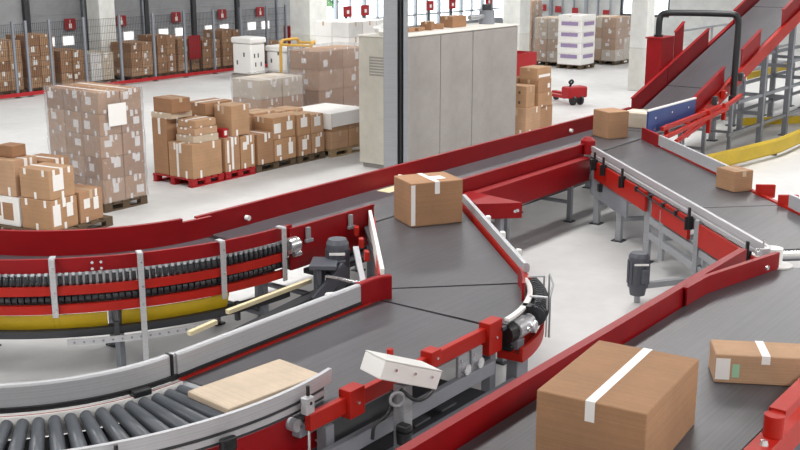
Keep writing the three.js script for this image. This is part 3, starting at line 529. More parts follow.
// steel platform and stair below the ramp
{
  const t = thing('steel_platform', 'grey steel stair platform with yellow edge plates behind the ramp legs', 'platform');
  const xs = [-10.4, -9.0], zs = [-24.6, -26.6, -28.6];
  for (const x of xs) for (const z of zs) { const l = mesh('post', rb(0.12, 1.1, 0.12, x, 0.55, z, 0.01), M.greyPaint, t); mesh('foot_plate', bx(0.22, 0.02, 0.22, x, 0.01, z), M.darkSteel, l); }
  mesh('deck', b2(-10.45, -8.95, 1.1, 1.15, -28.65, -24.55), M.greyPaint, t);
  for (const z of zs) for (const x of xs) mesh('rail_post', rb(0.05, 0.95, 0.05, x, 1.625, z, 0.008), M.steel, t);
  for (const x of xs) for (const y of [1.6, 2.08]) mesh('hand_rail', beam([x, y, -24.6], [x, y, -28.6], 0.05, 0.05), M.steel, t);
  mesh('yellow_plate', b2(-8.94, -8.91, 1.0, 1.16, -28.4, -25.2), M.yellow, t);
  mesh('yellow_plate', b2(-10.4, -9.0, 0.3, 0.46, -24.53, -24.5), M.yellow, t);
  for (const x of [-10.2, -9.3]) mesh('stair_rail', beam([x, 0.1, -22.7], [x, 1.1, -24.6], 0.06, 0.14), M.whitePaint, t);
  for (let i = 0; i < 5; i++) mesh('stair_tread', bx(0.86, 0.03, 0.22, -9.75, 0.2 + i * 0.2, -22.85 - i * 0.38), M.yellow, t);
}
// yellow kick barrier on the floor at the right
{
  const t = thing('floor_barrier', 'bent yellow kick barrier on the white floor right of the spur', 'barrier');
  mesh('rail', sweep([[-7.35, 0, -18.7], [-6.9, 0, -21.5], [-6.95, 0, -25.4]], [[0, 0.06], [0.04, 0.06], [0.07, 0.1], [0.07, 0.32], [0.04, 0.36], [0, 0.36]]), M.yellow, t);
  for (const [x, z] of [[-7.22, -19.7], [-6.92, -21.5], [-6.97, -23.4], [-6.98, -25.2]]) mesh('post', b2(x - 0.09, x + 0.0, 0, 0.3, z - 0.05, z + 0.05), M.darkSteel, t);
}
{
  const t = thing('floor_barrier', 'low straight yellow kick barrier crossing below the ramp', 'barrier');
  mesh('rail', sweep([[-8.85, 0, -24.5], [-6.6, 0, -27.2]], [[0, 0.03], [0.06, 0.03], [0.06, 0.2], [0, 0.2]]), M.yellow, t);
  for (const [x, z] of [[-8.6, -24.9], [-6.9, -26.95]]) mesh('post', b2(x - 0.04, x + 0.04, 0, 0.18, z - 0.04, z + 0.04), M.darkSteel, t);
}
// scanner box on a post between the two front belts
{
  const t = thing('scanner_post', 'white tilted sensor box on a grey post between the front belts', 'sensor', null, -4.36, 0, -5.82);
  const p = mesh('post', [rb(0.1, 1.0, 0.1, 0, 0.5, 0, 0.008)], M.steel, t); mesh('foot_plate', bx(0.2, 0.015, 0.2, 0, 0.0075, 0), M.darkSteel, t);
  const g = new THREE.Group(); g.name = 'sensor_head'; g.position.set(0.0, 1.1, 0.02); g.rotation.set(0, 0, 0); g.rotation.order = 'YXZ'; g.rotation.y = THREE.MathUtils.degToRad(74); g.rotation.z = THREE.MathUtils.degToRad(-22); t.add(g);
  mesh('housing', rb(0.54, 0.13, 0.24, 0, 0, 0, 0.008), M.white, g);
  mesh('lid', rb(0.54, 0.012, 0.24, 0, 0.072, 0, 0.004), M.whitePaint, g);
  for (const x of [-0.16, 0.02, 0.18]) bolt(g, x, 0.02, 0.12, 0, 1, 0.012);
  mesh('red_button', cyl(0.025, 0.025, 0.09, -0.06, 0.11, -0.06, 12), M.redSide, t).position.set(-0.1, 1.05, 0);
  mesh('cable', tube([[0.02, 0.98, 0.06], [0.12, 0.9, 0.0], [0.1, 0.88, -0.2], [0.05, 0.92, -0.35], [0, 0.95, -0.3]], 0.014, 24, 6), M.black, t);
  mesh('cable', tube([[-0.06, 0.95, 0.05], [-0.02, 0.82, 0.14], [0.0, 0.8, 0.32], [0, 0.7, 0.35]], 0.014, 24, 6), M.black, t);
  mesh('ring', (() => { const q = new THREE.TorusGeometry(0.05, 0.012, 8, 18); q.rotateY(Math.PI / 2 - 0.6); q.translate(0.04, 0.93, 0.12); return q; })(), M.steel, t);
  mesh('valve', [cyl(0.05, 0.06, 0.09, 0.1, 0.66, 0.12, 14), cyl(0.03, 0.03, 0.5, 0.1, 0.4, 0.1, 12), rb(0.1, 0.06, 0.08, 0.1, 0.73, 0.12, 0.02)], M.black, t);
}

// ------------------------------------------------------------------ cartons
// brown carton: body, tape over the top seam and down the ends, white tabs and stickers; base at y
function carton(x, y, z, w, h, d, ry, label, group, o = {}) {
  const t = thing(o.name || 'carton', label, o.category || 'box', group, x, y, z, ry);
  const m = o.mat || CARD[Math.floor(rnd() * CARD.length)];
  mesh('carton_body', rb(w, h, d, 0, h / 2, 0, 0.012), m, t);
  const tape = o.tape === 'white' ? M.tapeWhite : M.tapeClear, tw = Math.min(0.06, w * 0.2), along = o.along ?? (w > d ? 'x' : 'z');
  if (!o.noTape) {
    if (along === 'z') mesh('tape', [bx(tw, 0.003, d, 0, h, 0), bx(tw, h * 0.28, 0.003, 0, h * 0.86, d / 2), bx(tw, h * 0.28, 0.003, 0, h * 0.86, -d / 2)], tape, t);
    else mesh('tape', [bx(w, 0.003, tw, 0, h, 0), bx(0.003, h * 0.28, tw, w / 2, h * 0.86, 0), bx(0.003, h * 0.28, tw, -w / 2, h * 0.86, 0)], tape, t);
  }
  // white tabs on the edges
  for (let i = 0; i < (o.tabs || 0); i++) {
    const a = (i + 0.5) / o.tabs - 0.5, th = h * rr(0.16, 0.26), top = i % 2 === 0 || o.tabsTop;
    mesh('tape_tab', [bx(0.045, th, 0.003, w * a * 0.92, top ? h - th / 2 : th / 2, d / 2 + 0.0005)], M.tapeWhite, t);
    if (d > 0.3) mesh('tape_tab', [bx(0.003, th, 0.045, w / 2 + 0.0005, top ? h - th / 2 : th / 2, d * a * 0.9)], M.tapeWhite, t);
  }
  for (const s of o.labels || []) {   // [face, u, v, size w, size h, material]
    const [f, u, v, sw, sh, mm] = s;
    mesh('label', f === 'x' ? bx(0.003, sh, sw, w / 2 + 0.001, h * v, d * u) : f === 'z' ? bx(sw, sh, 0.003, w * u, h * v, d / 2 + 0.001) : bx(sw, 0.003, sh, w * u, h + 0.002, d * v), mm || M.tapeWhite, t);
  }
  if (o.handle) mesh('hand_hole', rb(0.09, 0.03, 0.004, 0, h * 0.68, d / 2, 0.002), M.black, t);
  return t;
}
// pallets: deck boards, blocks and runners are parts
function pallet(x, z, w, d, ry, label, m = M.wood, group) {
  const red = m === M.redPlastic, t = thing(red ? 'plastic_pallet' : 'wooden_pallet', label, 'pallet', group, x, 0, z, ry);
  const n = 5, bw = d / n * 0.78;
  for (let i = 0; i < n; i++) mesh('deck_board', rb(w, 0.022, bw, 0, 0.131, -d / 2 + bw / 2 + i * (d - bw) / (n - 1), 0.004), m, t);
  for (const i of [-1, 0, 1]) { mesh('stringer', bx(0.1, 0.02, d, i * (w / 2 - 0.05), 0.11, 0), m, t); mesh('runner', bx(0.1, 0.022, d, i * (w / 2 - 0.05), 0.011, 0), m, t); for (const j of [-1, 0, 1]) mesh('block', rb(0.1, 0.079, 0.14, i * (w / 2 - 0.05), 0.061, j * (d / 2 - 0.07), red ? 0.02 : 0.004), m, t); }
  return t;
}
function film(x, z, w, d, y0, h, ry, label) {    // stretch film round a stack
  const t = thing('stretch_film', label, 'film', 'stretch films round the pallet stacks', x, y0, z, ry);
  const r = 0.05, pts = []; for (const [sx, sz, a0] of [[1, 1, 0], [-1, 1, 90], [-1, -1, 180], [1, -1, 270]]) for (let k = 0; k < 4; k++) { const a = (a0 + k * 30) * Math.PI / 180; pts.push([sx * (w / 2 - r) + r * Math.cos(a), 0, sz * (d / 2 - r) + r * Math.sin(a)]); }
  pts.push(pts[0]);
  const pos = [], N = 10;
  const P = (i, j) => { const p = pts[i % (pts.length - 1)], k = 1 + 0.012 * Math.sin(i * 2.3 + j * 1.7) + 0.008 * Math.sin(j * 4.1 + i); return [p[0] * k, h * j / N, p[2] * k]; };
  for (let i = 0; i < pts.length - 1; i++) for (let j = 0; j < N; j++) { const a = P(i, j), b = P(i + 1, j), c = P(i + 1, j + 1), e = P(i, j + 1); pos.push(...a, ...c, ...b, ...a, ...e, ...c); }
  const g = new THREE.BufferGeometry(); g.setAttribute('position', new THREE.Float32BufferAttribute(pos, 3)); g.computeVertexNormals();
  mesh('film_sheet', toCreasedNormals(g, 0.6), M.film, t);
}
const PY = 0.142;     // pallet deck height
const at = (cx, cz, ry, lx, lz) => [cx + lx * Math.cos(ry) + lz * Math.sin(ry), cz - lx * Math.sin(ry) + lz * Math.cos(ry)];
const ORD = ['bottom', 'second', 'third', 'fourth', 'fifth', 'sixth'];
// a block of cartons nx by nz by layers
function block(o) {
  const { x, z, w, d, ry = 0, nx, nz, hs, y0 = PY, desc, group, mats } = o;
  let y = y0;
  hs.forEach((h, j) => {
    for (let i = 0; i < nx; i++) for (let k = 0; k < nz; k++) {
      if (nz > 2 && nx > 2 && i > 0 && i < nx - 1 && k > 0 && k < nz - 1 && j < hs.length - 1) continue;
      if (o.skip && o.skip(i, k, j)) continue;
      const [px, pz] = at(x, z, ry, -w / 2 + (i + 0.5) * w / nx, d / 2 - (k + 0.5) * d / nz);
      const side = nx > 1 ? (nx === 2 ? ['left', 'right'][i] : ['left', 'middle', 'right', 'far right'][i]) : '', dep = nz > 1 ? ['front', 'rear', 'rearmost'][k] : '';
      const lay = j === hs.length - 1 && hs.length > 1 ? 'top' : ORD[j];
      const labs = []; if (rnd() < (o.stick ?? 0.7)) labs.push(['z', rr(-0.3, 0.3), rr(0.4, 0.8), rr(0.09, 0.15), rr(0.09, 0.14)]); if (rnd() < (o.stick ?? 0.7)) labs.push(['x', rr(-0.3, 0.3), rr(0.35, 0.8), rr(0.09, 0.15), rr(0.1, 0.16)]);
      carton(px, y, pz, w / nx - 0.012 - rnd() * 0.008, h - 0.004, d / nz - 0.012 - rnd() * 0.008, ry + rr(-0.012, 0.012), `${o.adj || 'brown'} carton, ${[side, dep].filter(Boolean).join(' ')}${side || dep ? ' of ' : ''}${lay} layer, ${desc}`, group, { tabs: o.tabs ?? 2, labels: labs, tape: o.tape, mat: mats && mats[Math.floor(rnd() * mats.length)] });
    }
    y += h;
  });
  return y;
}
// --- front left pallet (boxes one by one)
{
  const R = 0.16, g = 'cartons on the front left pallet', c = [-13.4, -9.44];
  pallet(c[0] + 0.02, c[1] + 0.1, 1.24, 1.2, R, 'wooden pallet under the nearest left cartons', M.darkWood);
  const put = (lx, lz, y, w, h, d, label, o) => { const [x, z] = at(c[0], c[1], R, lx, lz); carton(x, y, z, w, h, d, R + (o.r || 0), label, g, o); };
  put(0.27, 0.38, PY, 0.58, 0.44, 0.5, 'brown carton with white tabs, lower right of the front left pallet', { tabs: 3, tape: 'white', mat: CARD[4], labels: [['x', 0.3, 0.5, 0.14, 0.3], ['x', -0.2, 0.6, 0.12, 0.2]] });
  put(0.26, 0.37, PY + 0.442, 0.56, 0.42, 0.48, 'brown carton with white tabs stacked on the lower right one, front left pallet', { tabs: 3, tape: 'white', mat: CARD[0], labels: [['x', 0.15, 0.55, 0.2, 0.22]] });
  put(0.29, -0.14, PY, 0.56, 0.46, 0.46, 'brown carton behind the two stacked ones, front left pallet', { tabs: 2, mat: CARD[1], labels: [['x', 0.2, 0.6, 0.12, 0.14], ['x', -0.2, 0.55, 0.1, 0.18]] });
  
  put(-0.33, 0.4, PY, 0.54, 0.42, 0.46, 'white wrapped carton at the lower left of the front left pallet', { mat: M.tapeWhite, tabs: 0, labels: [['z', 0.1, 0.5, 0.2, 0.25, CARD[3]], ['z', -0.25, 0.55, 0.1, 0.2, CARD[1]]] });
  put(-0.36, 0.38, PY + 0.424, 0.48, 0.52, 0.44, 'brown carton with dark side on the white wrapped one', { tabs: 2, tape: 'white', mat: CARD[2], labels: [] });
  put(-0.31, -0.14, PY, 0.54, 0.86, 0.46, 'tall brown carton at the left rear of the front left pallet', { tabs: 2, tape: 'white', mat: CARD[3], labels: [] });
  put(-0.42, 0.34, PY + 0.948, 0.3, 0.17, 0.26, 'small dark carton at the left picture edge on top of the stack', { mat: CARD[5], noTape: true });
}
// --- tall wrapped stack
{
  const X = -14.22, Z = -10.87, w = 1.3, d = 0.84;
  pallet(X, Z, w, d, 0, 'wooden pallet under the tall wrapped stack', M.darkWood);
  block({ x: X, z: Z, w, d, nx: 3, nz: 2, hs: [0.37, 0.34, 0.34, 0.34, 0.33], desc: 'tall wrapped stack', group: 'cartons of the tall wrapped stack', tabs: 2, stick: 0.9, tape: 'white' });
  film(X, Z, w + 0.05, d + 0.05, PY, 1.74, 0, 'clear stretch film round the tall carton stack at the left');
  solo('document_pouch', bx(0.006, 0.34, 0.34), M.white, 'large white document pouch on the tall wrapped stack', 'label').position.set(X + w / 2 + 0.035, 1.5, Z + 0.1);
}
// --- red pallets in the middle row
{
  const g = 'cartons on the red pallets';
  pallet(-14.35, -12.88, 1.0, 0.76, 0, 'red plastic pallet under the large carton, nearest of the row', M.redPlastic);
  carton(-14.65, PY, -12.78, 0.38, 0.98, 0.5, 0, 'tall narrow brown carton at the left of the nearest red pallet', g, { tabs: 1, tape: 'white', mat: CARD[3] });
  carton(-14.62, PY + 0.98, -12.8, 0.5, 0.1, 0.5, 0.03, 'flat taped carton on the tall narrow carton', g, { tabs: 2, tape: 'white', mat: PALE[0] });
  carton(-14.58, PY + 1.08, -12.78, 0.52, 0.25, 0.4, -0.08, 'small brown carton topmost on the tall narrow carton', g, { mat: CARD[5] });
  carton(-14.14, PY, -12.87, 0.58, 0.6, 0.7, 0.02, 'largest brown carton with white tape on the nearest red pallet', g, { tabs: 2, tape: 'white', mat: CARD[0], along: 'z', labels: [['z', -0.12, 0.5, 0.05, 0.58]] });
  ['lowest', 'middle', 'upper'].forEach((s, i) => carton(-14.1, PY + 0.6 + i * 0.13, -12.9, 0.46 - i * 0.02, 0.127, 0.56 - i * 0.03, 0.05 * (i - 1), `${s} of three flat cartons on the largest brown carton`, g, { tabs: 2, tape: 'white', mat: [PALE[0], CARD[2], CARD[0]][i] }));
  pallet(-14.35, -13.67, 1.0, 0.74, 0, 'second red plastic pallet of the middle row', M.redPlastic);
  carton(-14.1, PY, -13.48, 0.5, 0.6, 0.36, 0, 'brown carton with white stripes on the second red pallet, left', g, { tabs: 2, tape: 'white', mat: CARD[1], labels: [['x', 0, 0.5, 0.05, 0.54], ['x', 0.3, 0.6, 0.05, 0.4]] });
  carton(-14.1, PY, -13.86, 0.5, 0.58, 0.36, 0, 'brown carton with white stripes on the second red pallet, right', g, { tabs: 2, tape: 'white', mat: CARD[4], labels: [['x', -0.3, 0.4, 0.05, 0.36], ['x', 0.2, 0.7, 0.1, 0.14]] });
  carton(-14.6, PY, -13.67, 0.46, 0.95, 0.66, 0, 'tall carton at the rear of the second red pallet', g, { mat: CARD[5], tabs: 1 });
  carton(-14.58, PY + 0.95, -13.67, 0.46, 0.22, 0.66, 0.0, 'dark topped carton on the tall rear carton of the second red pallet', g, { mat: CARD[3], tabs: 1, tape: 'white' });
  carton(-14.1, PY + 0.6, -13.74, 0.42, 0.54, 0.46, 0.03, 'upright brown carton on top of the two striped ones', g, { mat: CARD[0], tabs: 2 });
  carton(-14.0, PY + 0.6, -13.4, 0.14, 0.16, 0.14, 0.1, 'small red and white packet beside the upright carton', g, { name: 'small_packet', mat: M.redPlastic, noTape: true, labels: [['x', 0, 0.5, 0.07, 0.08]] });
}
// --- dark pallets further along the middle row
{
  const g = 'cartons on the dark pallets of the middle row';
  pallet(-14.38, -14.62, 1.0, 1.06, 0, 'dark wooden pallet next to the second red pallet', M.darkWood);
  carton(-14.1, PY, -14.32, 0.5, 0.56, 0.42, 0, 'brown carton at the left of the first dark pallet', g, { mat: CARD[3], tabs: 2, tape: 'white' });
  carton(-14.1, PY, -14.84, 0.5, 0.4, 0.58, 0, 'brown carton at the right of the first dark pallet', g, { mat: CARD[4], tabs: 2, labels: [['x', 0.3, 0.5, 0.12, 0.2], ['x', -0.25, 0.5, 0.12, 0.22]] });
  carton(-14.62, PY, -14.32, 0.46, 0.8, 0.42, 0, 'tall rear left carton on the first dark pallet', g, { mat: CARD[1], tabs: 2 });
  carton(-14.62, PY, -14.86, 0.46, 0.84, 0.56, 0, 'tall rear right carton on the first dark pallet', g, { mat: CARD[2], tabs: 2 });
  carton(-14.14, PY + 0.4, -14.86, 0.5, 0.4, 0.6, 0, 'brown carton with white star label on the first dark pallet', g, { mat: CARD[4], labels: [['x', 0.3, 0.5, 0.18, 0.18], ['x', -0.25, 0.55, 0.16, 0.16]], tabs: 2 });
  pallet(-14.36, -15.58, 1.0, 0.78, 0, 'dark wooden pallet before the white wrapped load', M.darkWood);
  for (const [i, s] of ['left', 'right'].entries()) {
    carton(-14.1, PY, -15.39 - i * 0.38, 0.5, 0.38, 0.36, 0, `lower ${s} brown carton on the second dark pallet`, g, { mat: CARD[i + 3], tabs: 2, labels: [['x', 0.05, 0.55, 0.13, 0.2]] });
    carton(-14.12, PY + 0.38, -15.39 - i * 0.38, 0.5, 0.4 - i * 0.04, 0.36, 0, `upper ${s} brown carton on the second dark pallet`, g, { mat: CARD[4 - i * 2], tabs: 1, labels: [['x', 0.0, 0.62, 0.18, 0.18]] });
    carton(-14.62, PY, -15.39 - i * 0.38, 0.46, 0.8, 0.36, 0, `rear ${s} brown carton on the second dark pallet`, g, { mat: CARD[1 + i] });
  }
  // white wrapped load on a wooden pallet by the cabinet
  pallet(-14.3, -16.6, 1.1, 1.1, 0, 'wooden pallet under the white wrapped load beside the cabinet', M.wood);
  block({ x: -14.3, z: -16.6, w: 1.05, d: 1.05, nx: 2, nz: 2, hs: [0.36, 0.3], desc: 'white wrapped load by the cabinet', group: 'cartons of the white wrapped load', tabs: 0, adj: 'pale', mats: [CARD[2], CARD[0]], stick: 0 });
  solo('cover_sheet', [rb(1.12, 0.05, 1.12, 0, 0.035, 0, 0.02), bx(1.13, 0.3, 0.006, 0, -0.1, 0.562), bx(0.006, 0.26, 1.13, 0.562, -0.08, 0)], M.white, 'white film cover on top of the load beside the cabinet', 'sheet').position.set(-14.3, 0.806, -16.6);
}
// --- wrapped stacks behind the middle row
{
  pallet(-15.95, -16.6, 0.84, 1.25, 0, 'wooden pallet under the pale wrapped stack behind the row', M.wood);
  block({ x: -15.95, z: -16.6, w: 0.84, d: 1.25, nx: 1, nz: 2, hs: [0.42, 0.42, 0.4], desc: 'pale wrapped stack behind the row', group: 'cartons of the pale wrapped stack', tabs: 2, tape: 'white', adj: 'pale', mats: [PALE[0], PALE[1], CARD[2]] });
  film(-15.95, -16.6, 0.89, 1.3, PY, 1.3, 0, 'clear stretch film round the pale stack behind the row');
  pallet(-15.95, -18.55, 0.84, 1.65, 0, 'wooden pallet under the high wrapped stack left of the cabinet', M.wood);
  block({ x: -15.95, z: -18.55, w: 0.84, d: 1.65, nx: 1, nz: 2, hs: [0.42, 0.42, 0.44, 0.4], desc: 'high wrapped stack left of the cabinet', group: 'cartons of the high wrapped stack', tabs: 1, stick: 0.4, mats: [CARD[0], CARD[1], CARD[2]] });
  film(-15.95, -18.55, 0.89, 1.7, PY, 1.74, 0, 'clear stretch film round the high stack left of the cabinet');
  // white loads further back
  pallet(-19.4, -23.6, 1.2, 1.8, 0, 'wooden pallet under the white load behind the high stack', M.wood);
  block({ x: -19.4, z: -23.6, w: 1.2, d: 1.8, nx: 2, nz: 3, hs: [0.5, 0.5, 0.5, 0.4], desc: 'white load behind the high stack', group: 'white cartons behind the high stack', tabs: 0, adj: 'white', mats: [M.white, M.tapeWhite, M.whitePaint], stick: 0.3 });
}
// --- right hand cartons beside the cabinet
{
  const g = 'cartons right of the grey cabinet';
  const put = (X, Z, y, w, h, d, label, o = {}) => carton(X, y, Z, w, h, d, o.r || 0, label, g, o);
  put(-12.25, -20.75, 0, 0.5, 0.6, 0.62, 'pale carton at the bottom front, right of the cabinet', { mat: CARD[2], tabs: 2 });
  put(-12.3, -21.4, 0, 0.5, 0.56, 0.56, 'brown carton at the bottom right, right of the cabinet', { mat: CARD[1], tabs: 1 });
  put(-12.25, -20.66, 0.6, 0.44, 0.48, 0.36, 'upright carton with dark spots, right of the cabinet', { mat: CARD[0], labels: [['z', 0.1, 0.7, 0.05, 0.06, M.darkWood], ['z', 0.1, 0.25, 0.05, 0.06, M.darkWood]] });
  put(-12.28, -21.3, 0.56, 0.5, 0.3, 0.62, 'flat brown carton in the middle of the pile right of the cabinet', { mat: CARD[4], tabs: 2 });
  put(-12.28, -21.28, 0.86, 0.48, 0.3, 0.58, 'dark brown carton second from top right of the cabinet', { mat: CARD[3], labels: [['x', -0.3, 0.5, 0.1, 0.1]] });
  put(-12.3, -21.3, 1.16, 0.46, 0.26, 0.6, 'rounded pale topped carton topmost right of the cabinet', { mat: CARD[0], labels: [['x', 0, 0.3, 0.5, 0.06]] });
  put(-12.8, -21.0, 0, 0.5, 1.15, 1.1, 'tall carton at the back of the pile right of the cabinet', { mat: CARD[5] });
  const t = thing('red_container', 'red open container behind the cartons right of the cabinet', 'container', null, -13.54, 0, -21.95);
  mesh('wall', [bx(0.9, 1.5, 0.04, 0, 0.85, 0.7), bx(0.9, 1.5, 0.04, 0, 0.85, -0.7), bx(0.04, 1.5, 1.44, 0.45, 0.85, 0), bx(0.04, 1.5, 1.44, -0.45, 0.85, 0)], M.redPlastic, t); mesh('bottom', bx(0.9, 0.04, 1.4, 0, 0.14, 0), M.redPlastic, t);
  for (const [x, z] of [[0.4, 0.65], [0.4, -0.65], [-0.4, 0.65], [-0.4, -0.65]]) mesh('foot', bx(0.1, 0.12, 0.1, x, 0.06, z), M.redPlastic, t);
  // pallet truck
  const p = thing('pallet_truck', 'red pallet truck with black wheel on the white floor', 'truck', null, -13.55, 0, -25.5, 1.15);
  mesh('body', [rb(0.62, 0.3, 0.34, 0, 0.33, 0, 0.05), rb(0.16, 0.08, 1.1, -0.2, 0.2, -0.6, 0.02), rb(0.16, 0.08, 1.1, 0.2, 0.2, -0.6, 0.02)], M.redPlastic, p);
  for (const x of [-0.12, 0.12]) mesh('wheel', bar([x - 0.03, 0.13, 0.1], [x + 0.03, 0.13, 0.1], 0.13, 18), M.black, p);
  for (const x of [-0.17, 0.17]) mesh('wheel', bar([x - 0.04, 0.09, -1.0], [x + 0.04, 0.09, -1.0], 0.09, 14), M.black, p);
  mesh('handle', tube([[-0.16, 0.46, 0.0], [-0.16, 0.54, 0.04], [-0.22, 0.6, 0.06], [-0.16, 0.65, 0.08], [-0.1, 0.6, 0.06], [-0.16, 0.54, 0.04]], 0.028, 40, 8), M.black, p);
  solo('floor_mat', rb(0.5, 0.04, 0.22, 0, 0.02, 0, 0.01), M.darkSteel, 'small dark plate on the white floor beside the moving carton', 'plate').position.set(-11.6, 0, -23.4);
}
// --- far stacks
{
  const far = (x, z, w, d, nx, nz, hs, desc, mats, adj, group) => { pallet(x, z, w, d, 0, 'wooden pallet under the ' + desc, M.darkWood); block({ x, z, w, d, nx, nz, hs, desc, group, tabs: 1, stick: 1, mats, adj }); };
  far(-20.2, -34.2, 0.9, 0.7, 1, 1, [0.4, 0.4, 0.4, 0.4, 0.4], 'far narrow stack next to the white column', [CARD[0], CARD[2]], 'brown', 'cartons of the far stacks');
  far(-18.9, -34.0, 1.0, 1.1, 2, 2, [0.38, 0.38, 0.38, 0.34], 'far stack left of the white striped load', [PALE[0], CARD[2]], 'brown', 'cartons of the far stacks');
  far(-17.8, -33.5, 0.9, 1.0, 1, 1, [0.36, 0.36, 0.36, 0.36, 0.2], 'white striped far load', [M.white, M.tapeWhite], 'white', 'white cartons of the striped far load');
  for (let i = 0; i < 4; i++) solo('print_band', [bx(0.62, 0.12, 0.006, -17.8, 0.42 + i * 0.36, -32.99), bx(0.006, 0.12, 0.7, -17.343, 0.42 + i * 0.36, -33.5)], M.purple, `${['lowest', 'second lowest', 'second highest', 'highest'][i]} purple printed band round the white striped far load`, 'band', 'purple bands on the far load');
  far(-17.6, -35.6, 1.1, 1.3, 2, 2, [0.38, 0.38, 0.36, 0.36], 'far stack right of the white striped load', [PALE[1], CARD[0]], 'brown', 'cartons of the far stacks');
  for (const [x, z, w, d, ty, nm] of [[-20.2, -34.2, 0.9, 0.7, 2.02, 'narrow far stack'], [-18.9, -34.0, 1.02, 1.12, 1.52, 'far stack left of the white load'], [-17.6, -35.6, 1.12, 1.32, 1.52, 'far stack right of the white load']]) film(x, z, w + 0.05, d + 0.05, PY, ty - 0.02, 0, 'clear stretch film round the ' + nm);
}
// --- moving cartons on the belts
carton(-7.12, HB, -9.98, 0.64, 0.5, 0.5, 1.05, 'large brown carton with white tape on the middle belt spur', null, { mat: CARD[3], tape: 'white', along: 'z', labels: [['z', -0.46, 0.5, 0.05, 0.46], ['y', 0.1, 0.1, 0.2, 0.16]] });
carton(-4.93, HB, -13.72, 0.36, 0.27, 0.3, -0.5, 'small brown carton riding on the right hand belt spur', null, { mat: CARD[1], noTape: false });
carton(-8.05, HB, -16.45, 0.44, 0.44, 0.4, -0.5, 'brown carton at the foot of the ramp where the belts part', null, { mat: CARD[1], noTape: true });
carton(-2.77, HB, -5.97, 0.69, 0.46, 1.02, 0.1, 'largest nearest brown carton in the right foreground, taped along the top', null, { mat: CARD[3], tape: 'white', along: 'z' });
carton(-2.42, HB, -7.58, 0.7, 0.22, 0.32, 0.5, 'low flat carton with white taped end on the right front belt', null, { mat: CARD[2], tape: 'white', along: 'z', labels: [['z', -0.42, 0.5, 0.1, 0.16], ['z', -0.29, 0.45, 0.05, 0.1, M.stickerGreen]] });
{ const o = carton(-5.2, HB + 0.004, -5.2, 0.46, 0.05, 0.85, -0.1, 'flat cream parcel passing onto the black rollers', null, { name: 'flat_parcel', category: 'parcel', mat: PALE[0], noTape: true, labels: [] }); }
carton(-8.05, HB, -17.75, 0.62, 0.26, 0.5, 0.1, 'pale carton with white tape behind the blue panel at the ramp foot', null, { mat: PALE[1], tape: 'white', along: 'x' });

// ------------------------------------------------------------------ control cabinets
{
  const t = thing('control_cabinet', 'long control cabinet with grey doors and a cream vented end beside the steel column', 'cabinet');
  const x0 = -12.78, x1 = -11.9, z0 = -15.7, z1 = -19.85, h = 2.44;
  mesh('body', [b2(x0, x1 - 0.02, 0.08, h - 0.03, z0 - 0.02, z1, 0.01), b2(x0 + 0.05, x1 - 0.06, 0, 0.09, z0 - 0.05, z1 + 0.05, 0.005)], M.cabinetGrey, t);
  mesh('top_plate', b2(x0 - 0.02, x1 + 0.01, h - 0.03, h, z0 + 0.01, z1 - 0.01, 0.008), M.cabinetTop, t);
  [[z0 - 0.03, -17.05], [-17.07, -18.15], [-18.17, -19.83]].forEach(([a, b]) => mesh('door_panel', b2(x1 - 0.02, x1, 0.11, h - 0.05, a, b, 0.005), M.cabinetGrey, t));
  mesh('end_panel', b2(x0 + 0.005, x1 - 0.005, 0.09, h - 0.04, z0 - 0.02, z0, 0.005), M.cabinetLight, t);
  const v = mesh('vent', b2(-12.52, -12.18, 1.72, 2.06, z0, z0 + 0.012, 0.004), M.cabinetGrey, t);
  for (let i = 0; i < 6; i++) mesh('slat', bx(0.3, 0.02, 0.012, -12.35, 1.76 + i * 0.052, z0 + 0.016), M.cabinetLight, v);
  const on = (name, label, cat, f) => { const t = thing(name, label, cat); f(t); };
  const Y = 2.44;
  carton(-12.5, Y, -18.35, 0.3, 0.22, 0.5, 0, 'small brown carton standing on the grey cabinet', null, { mat: CARD[5] });
  on('motor_part', 'grey cylindrical machine part on the right end of the cabinet top', 'machine part', (t) => { mesh('drum', cyl(0.16, 0.16, 0.28, -12.45, Y + 0.14, -19.5, 18), M.greyPaint, t); mesh('neck', bar([-12.45, Y + 0.16, -19.4], [-12.45, Y + 0.16, -18.85], 0.05, 12), M.steel, t); mesh('cap', cyl(0.1, 0.1, 0.12, -12.45, Y + 0.34, -19.5, 14), M.darkSteel, t); });
  for (const [i, [z, w, h]] of [[-16.75, 0.2, 0.08], [-17.05, 0.3, 0.07], [-17.4, 0.28, 0.16], [-17.75, 0.2, 0.1]].entries()) carton(-12.45, Y, z, 0.22, h, w, 0.2 * i, `${['tiny', 'flat', 'larger', 'dark'][i]} brown packet lying on the cabinet near the steel column`, 'small packets on the cabinet', { name: 'small_packet', mat: CARD[(i * 2 + 1) % 6], noTape: i !== 2 });
  carton(-12.5, Y, -16.42, 0.3, 0.1, 0.24, 0.1, 'small brown packet lying on the cream end of the cabinet', null, { name: 'small_packet', mat: CARD[5], noTape: true });
  on('crumpled_film', 'heap of crumpled clear film on the cream end of the cabinet', 'film', (t) => { const g = new THREE.IcosahedronGeometry(0.2, 3); const p = g.attributes.position; for (let i = 0; i < p.count; i++) { const a = V(p.getX(i), p.getY(i), p.getZ(i)), k = 1 + 0.25 * Math.sin(a.x * 31 + a.y * 17) * Math.cos(a.z * 27 + a.x * 9); p.setXYZ(i, a.x * k, Math.max(-0.1, a.y * k * 0.5), a.z * k * 1.4); } g.computeVertexNormals(); g.translate(-12.35, Y + 0.1, -15.98); mesh('film_sheet', g, M.white, t); });
}
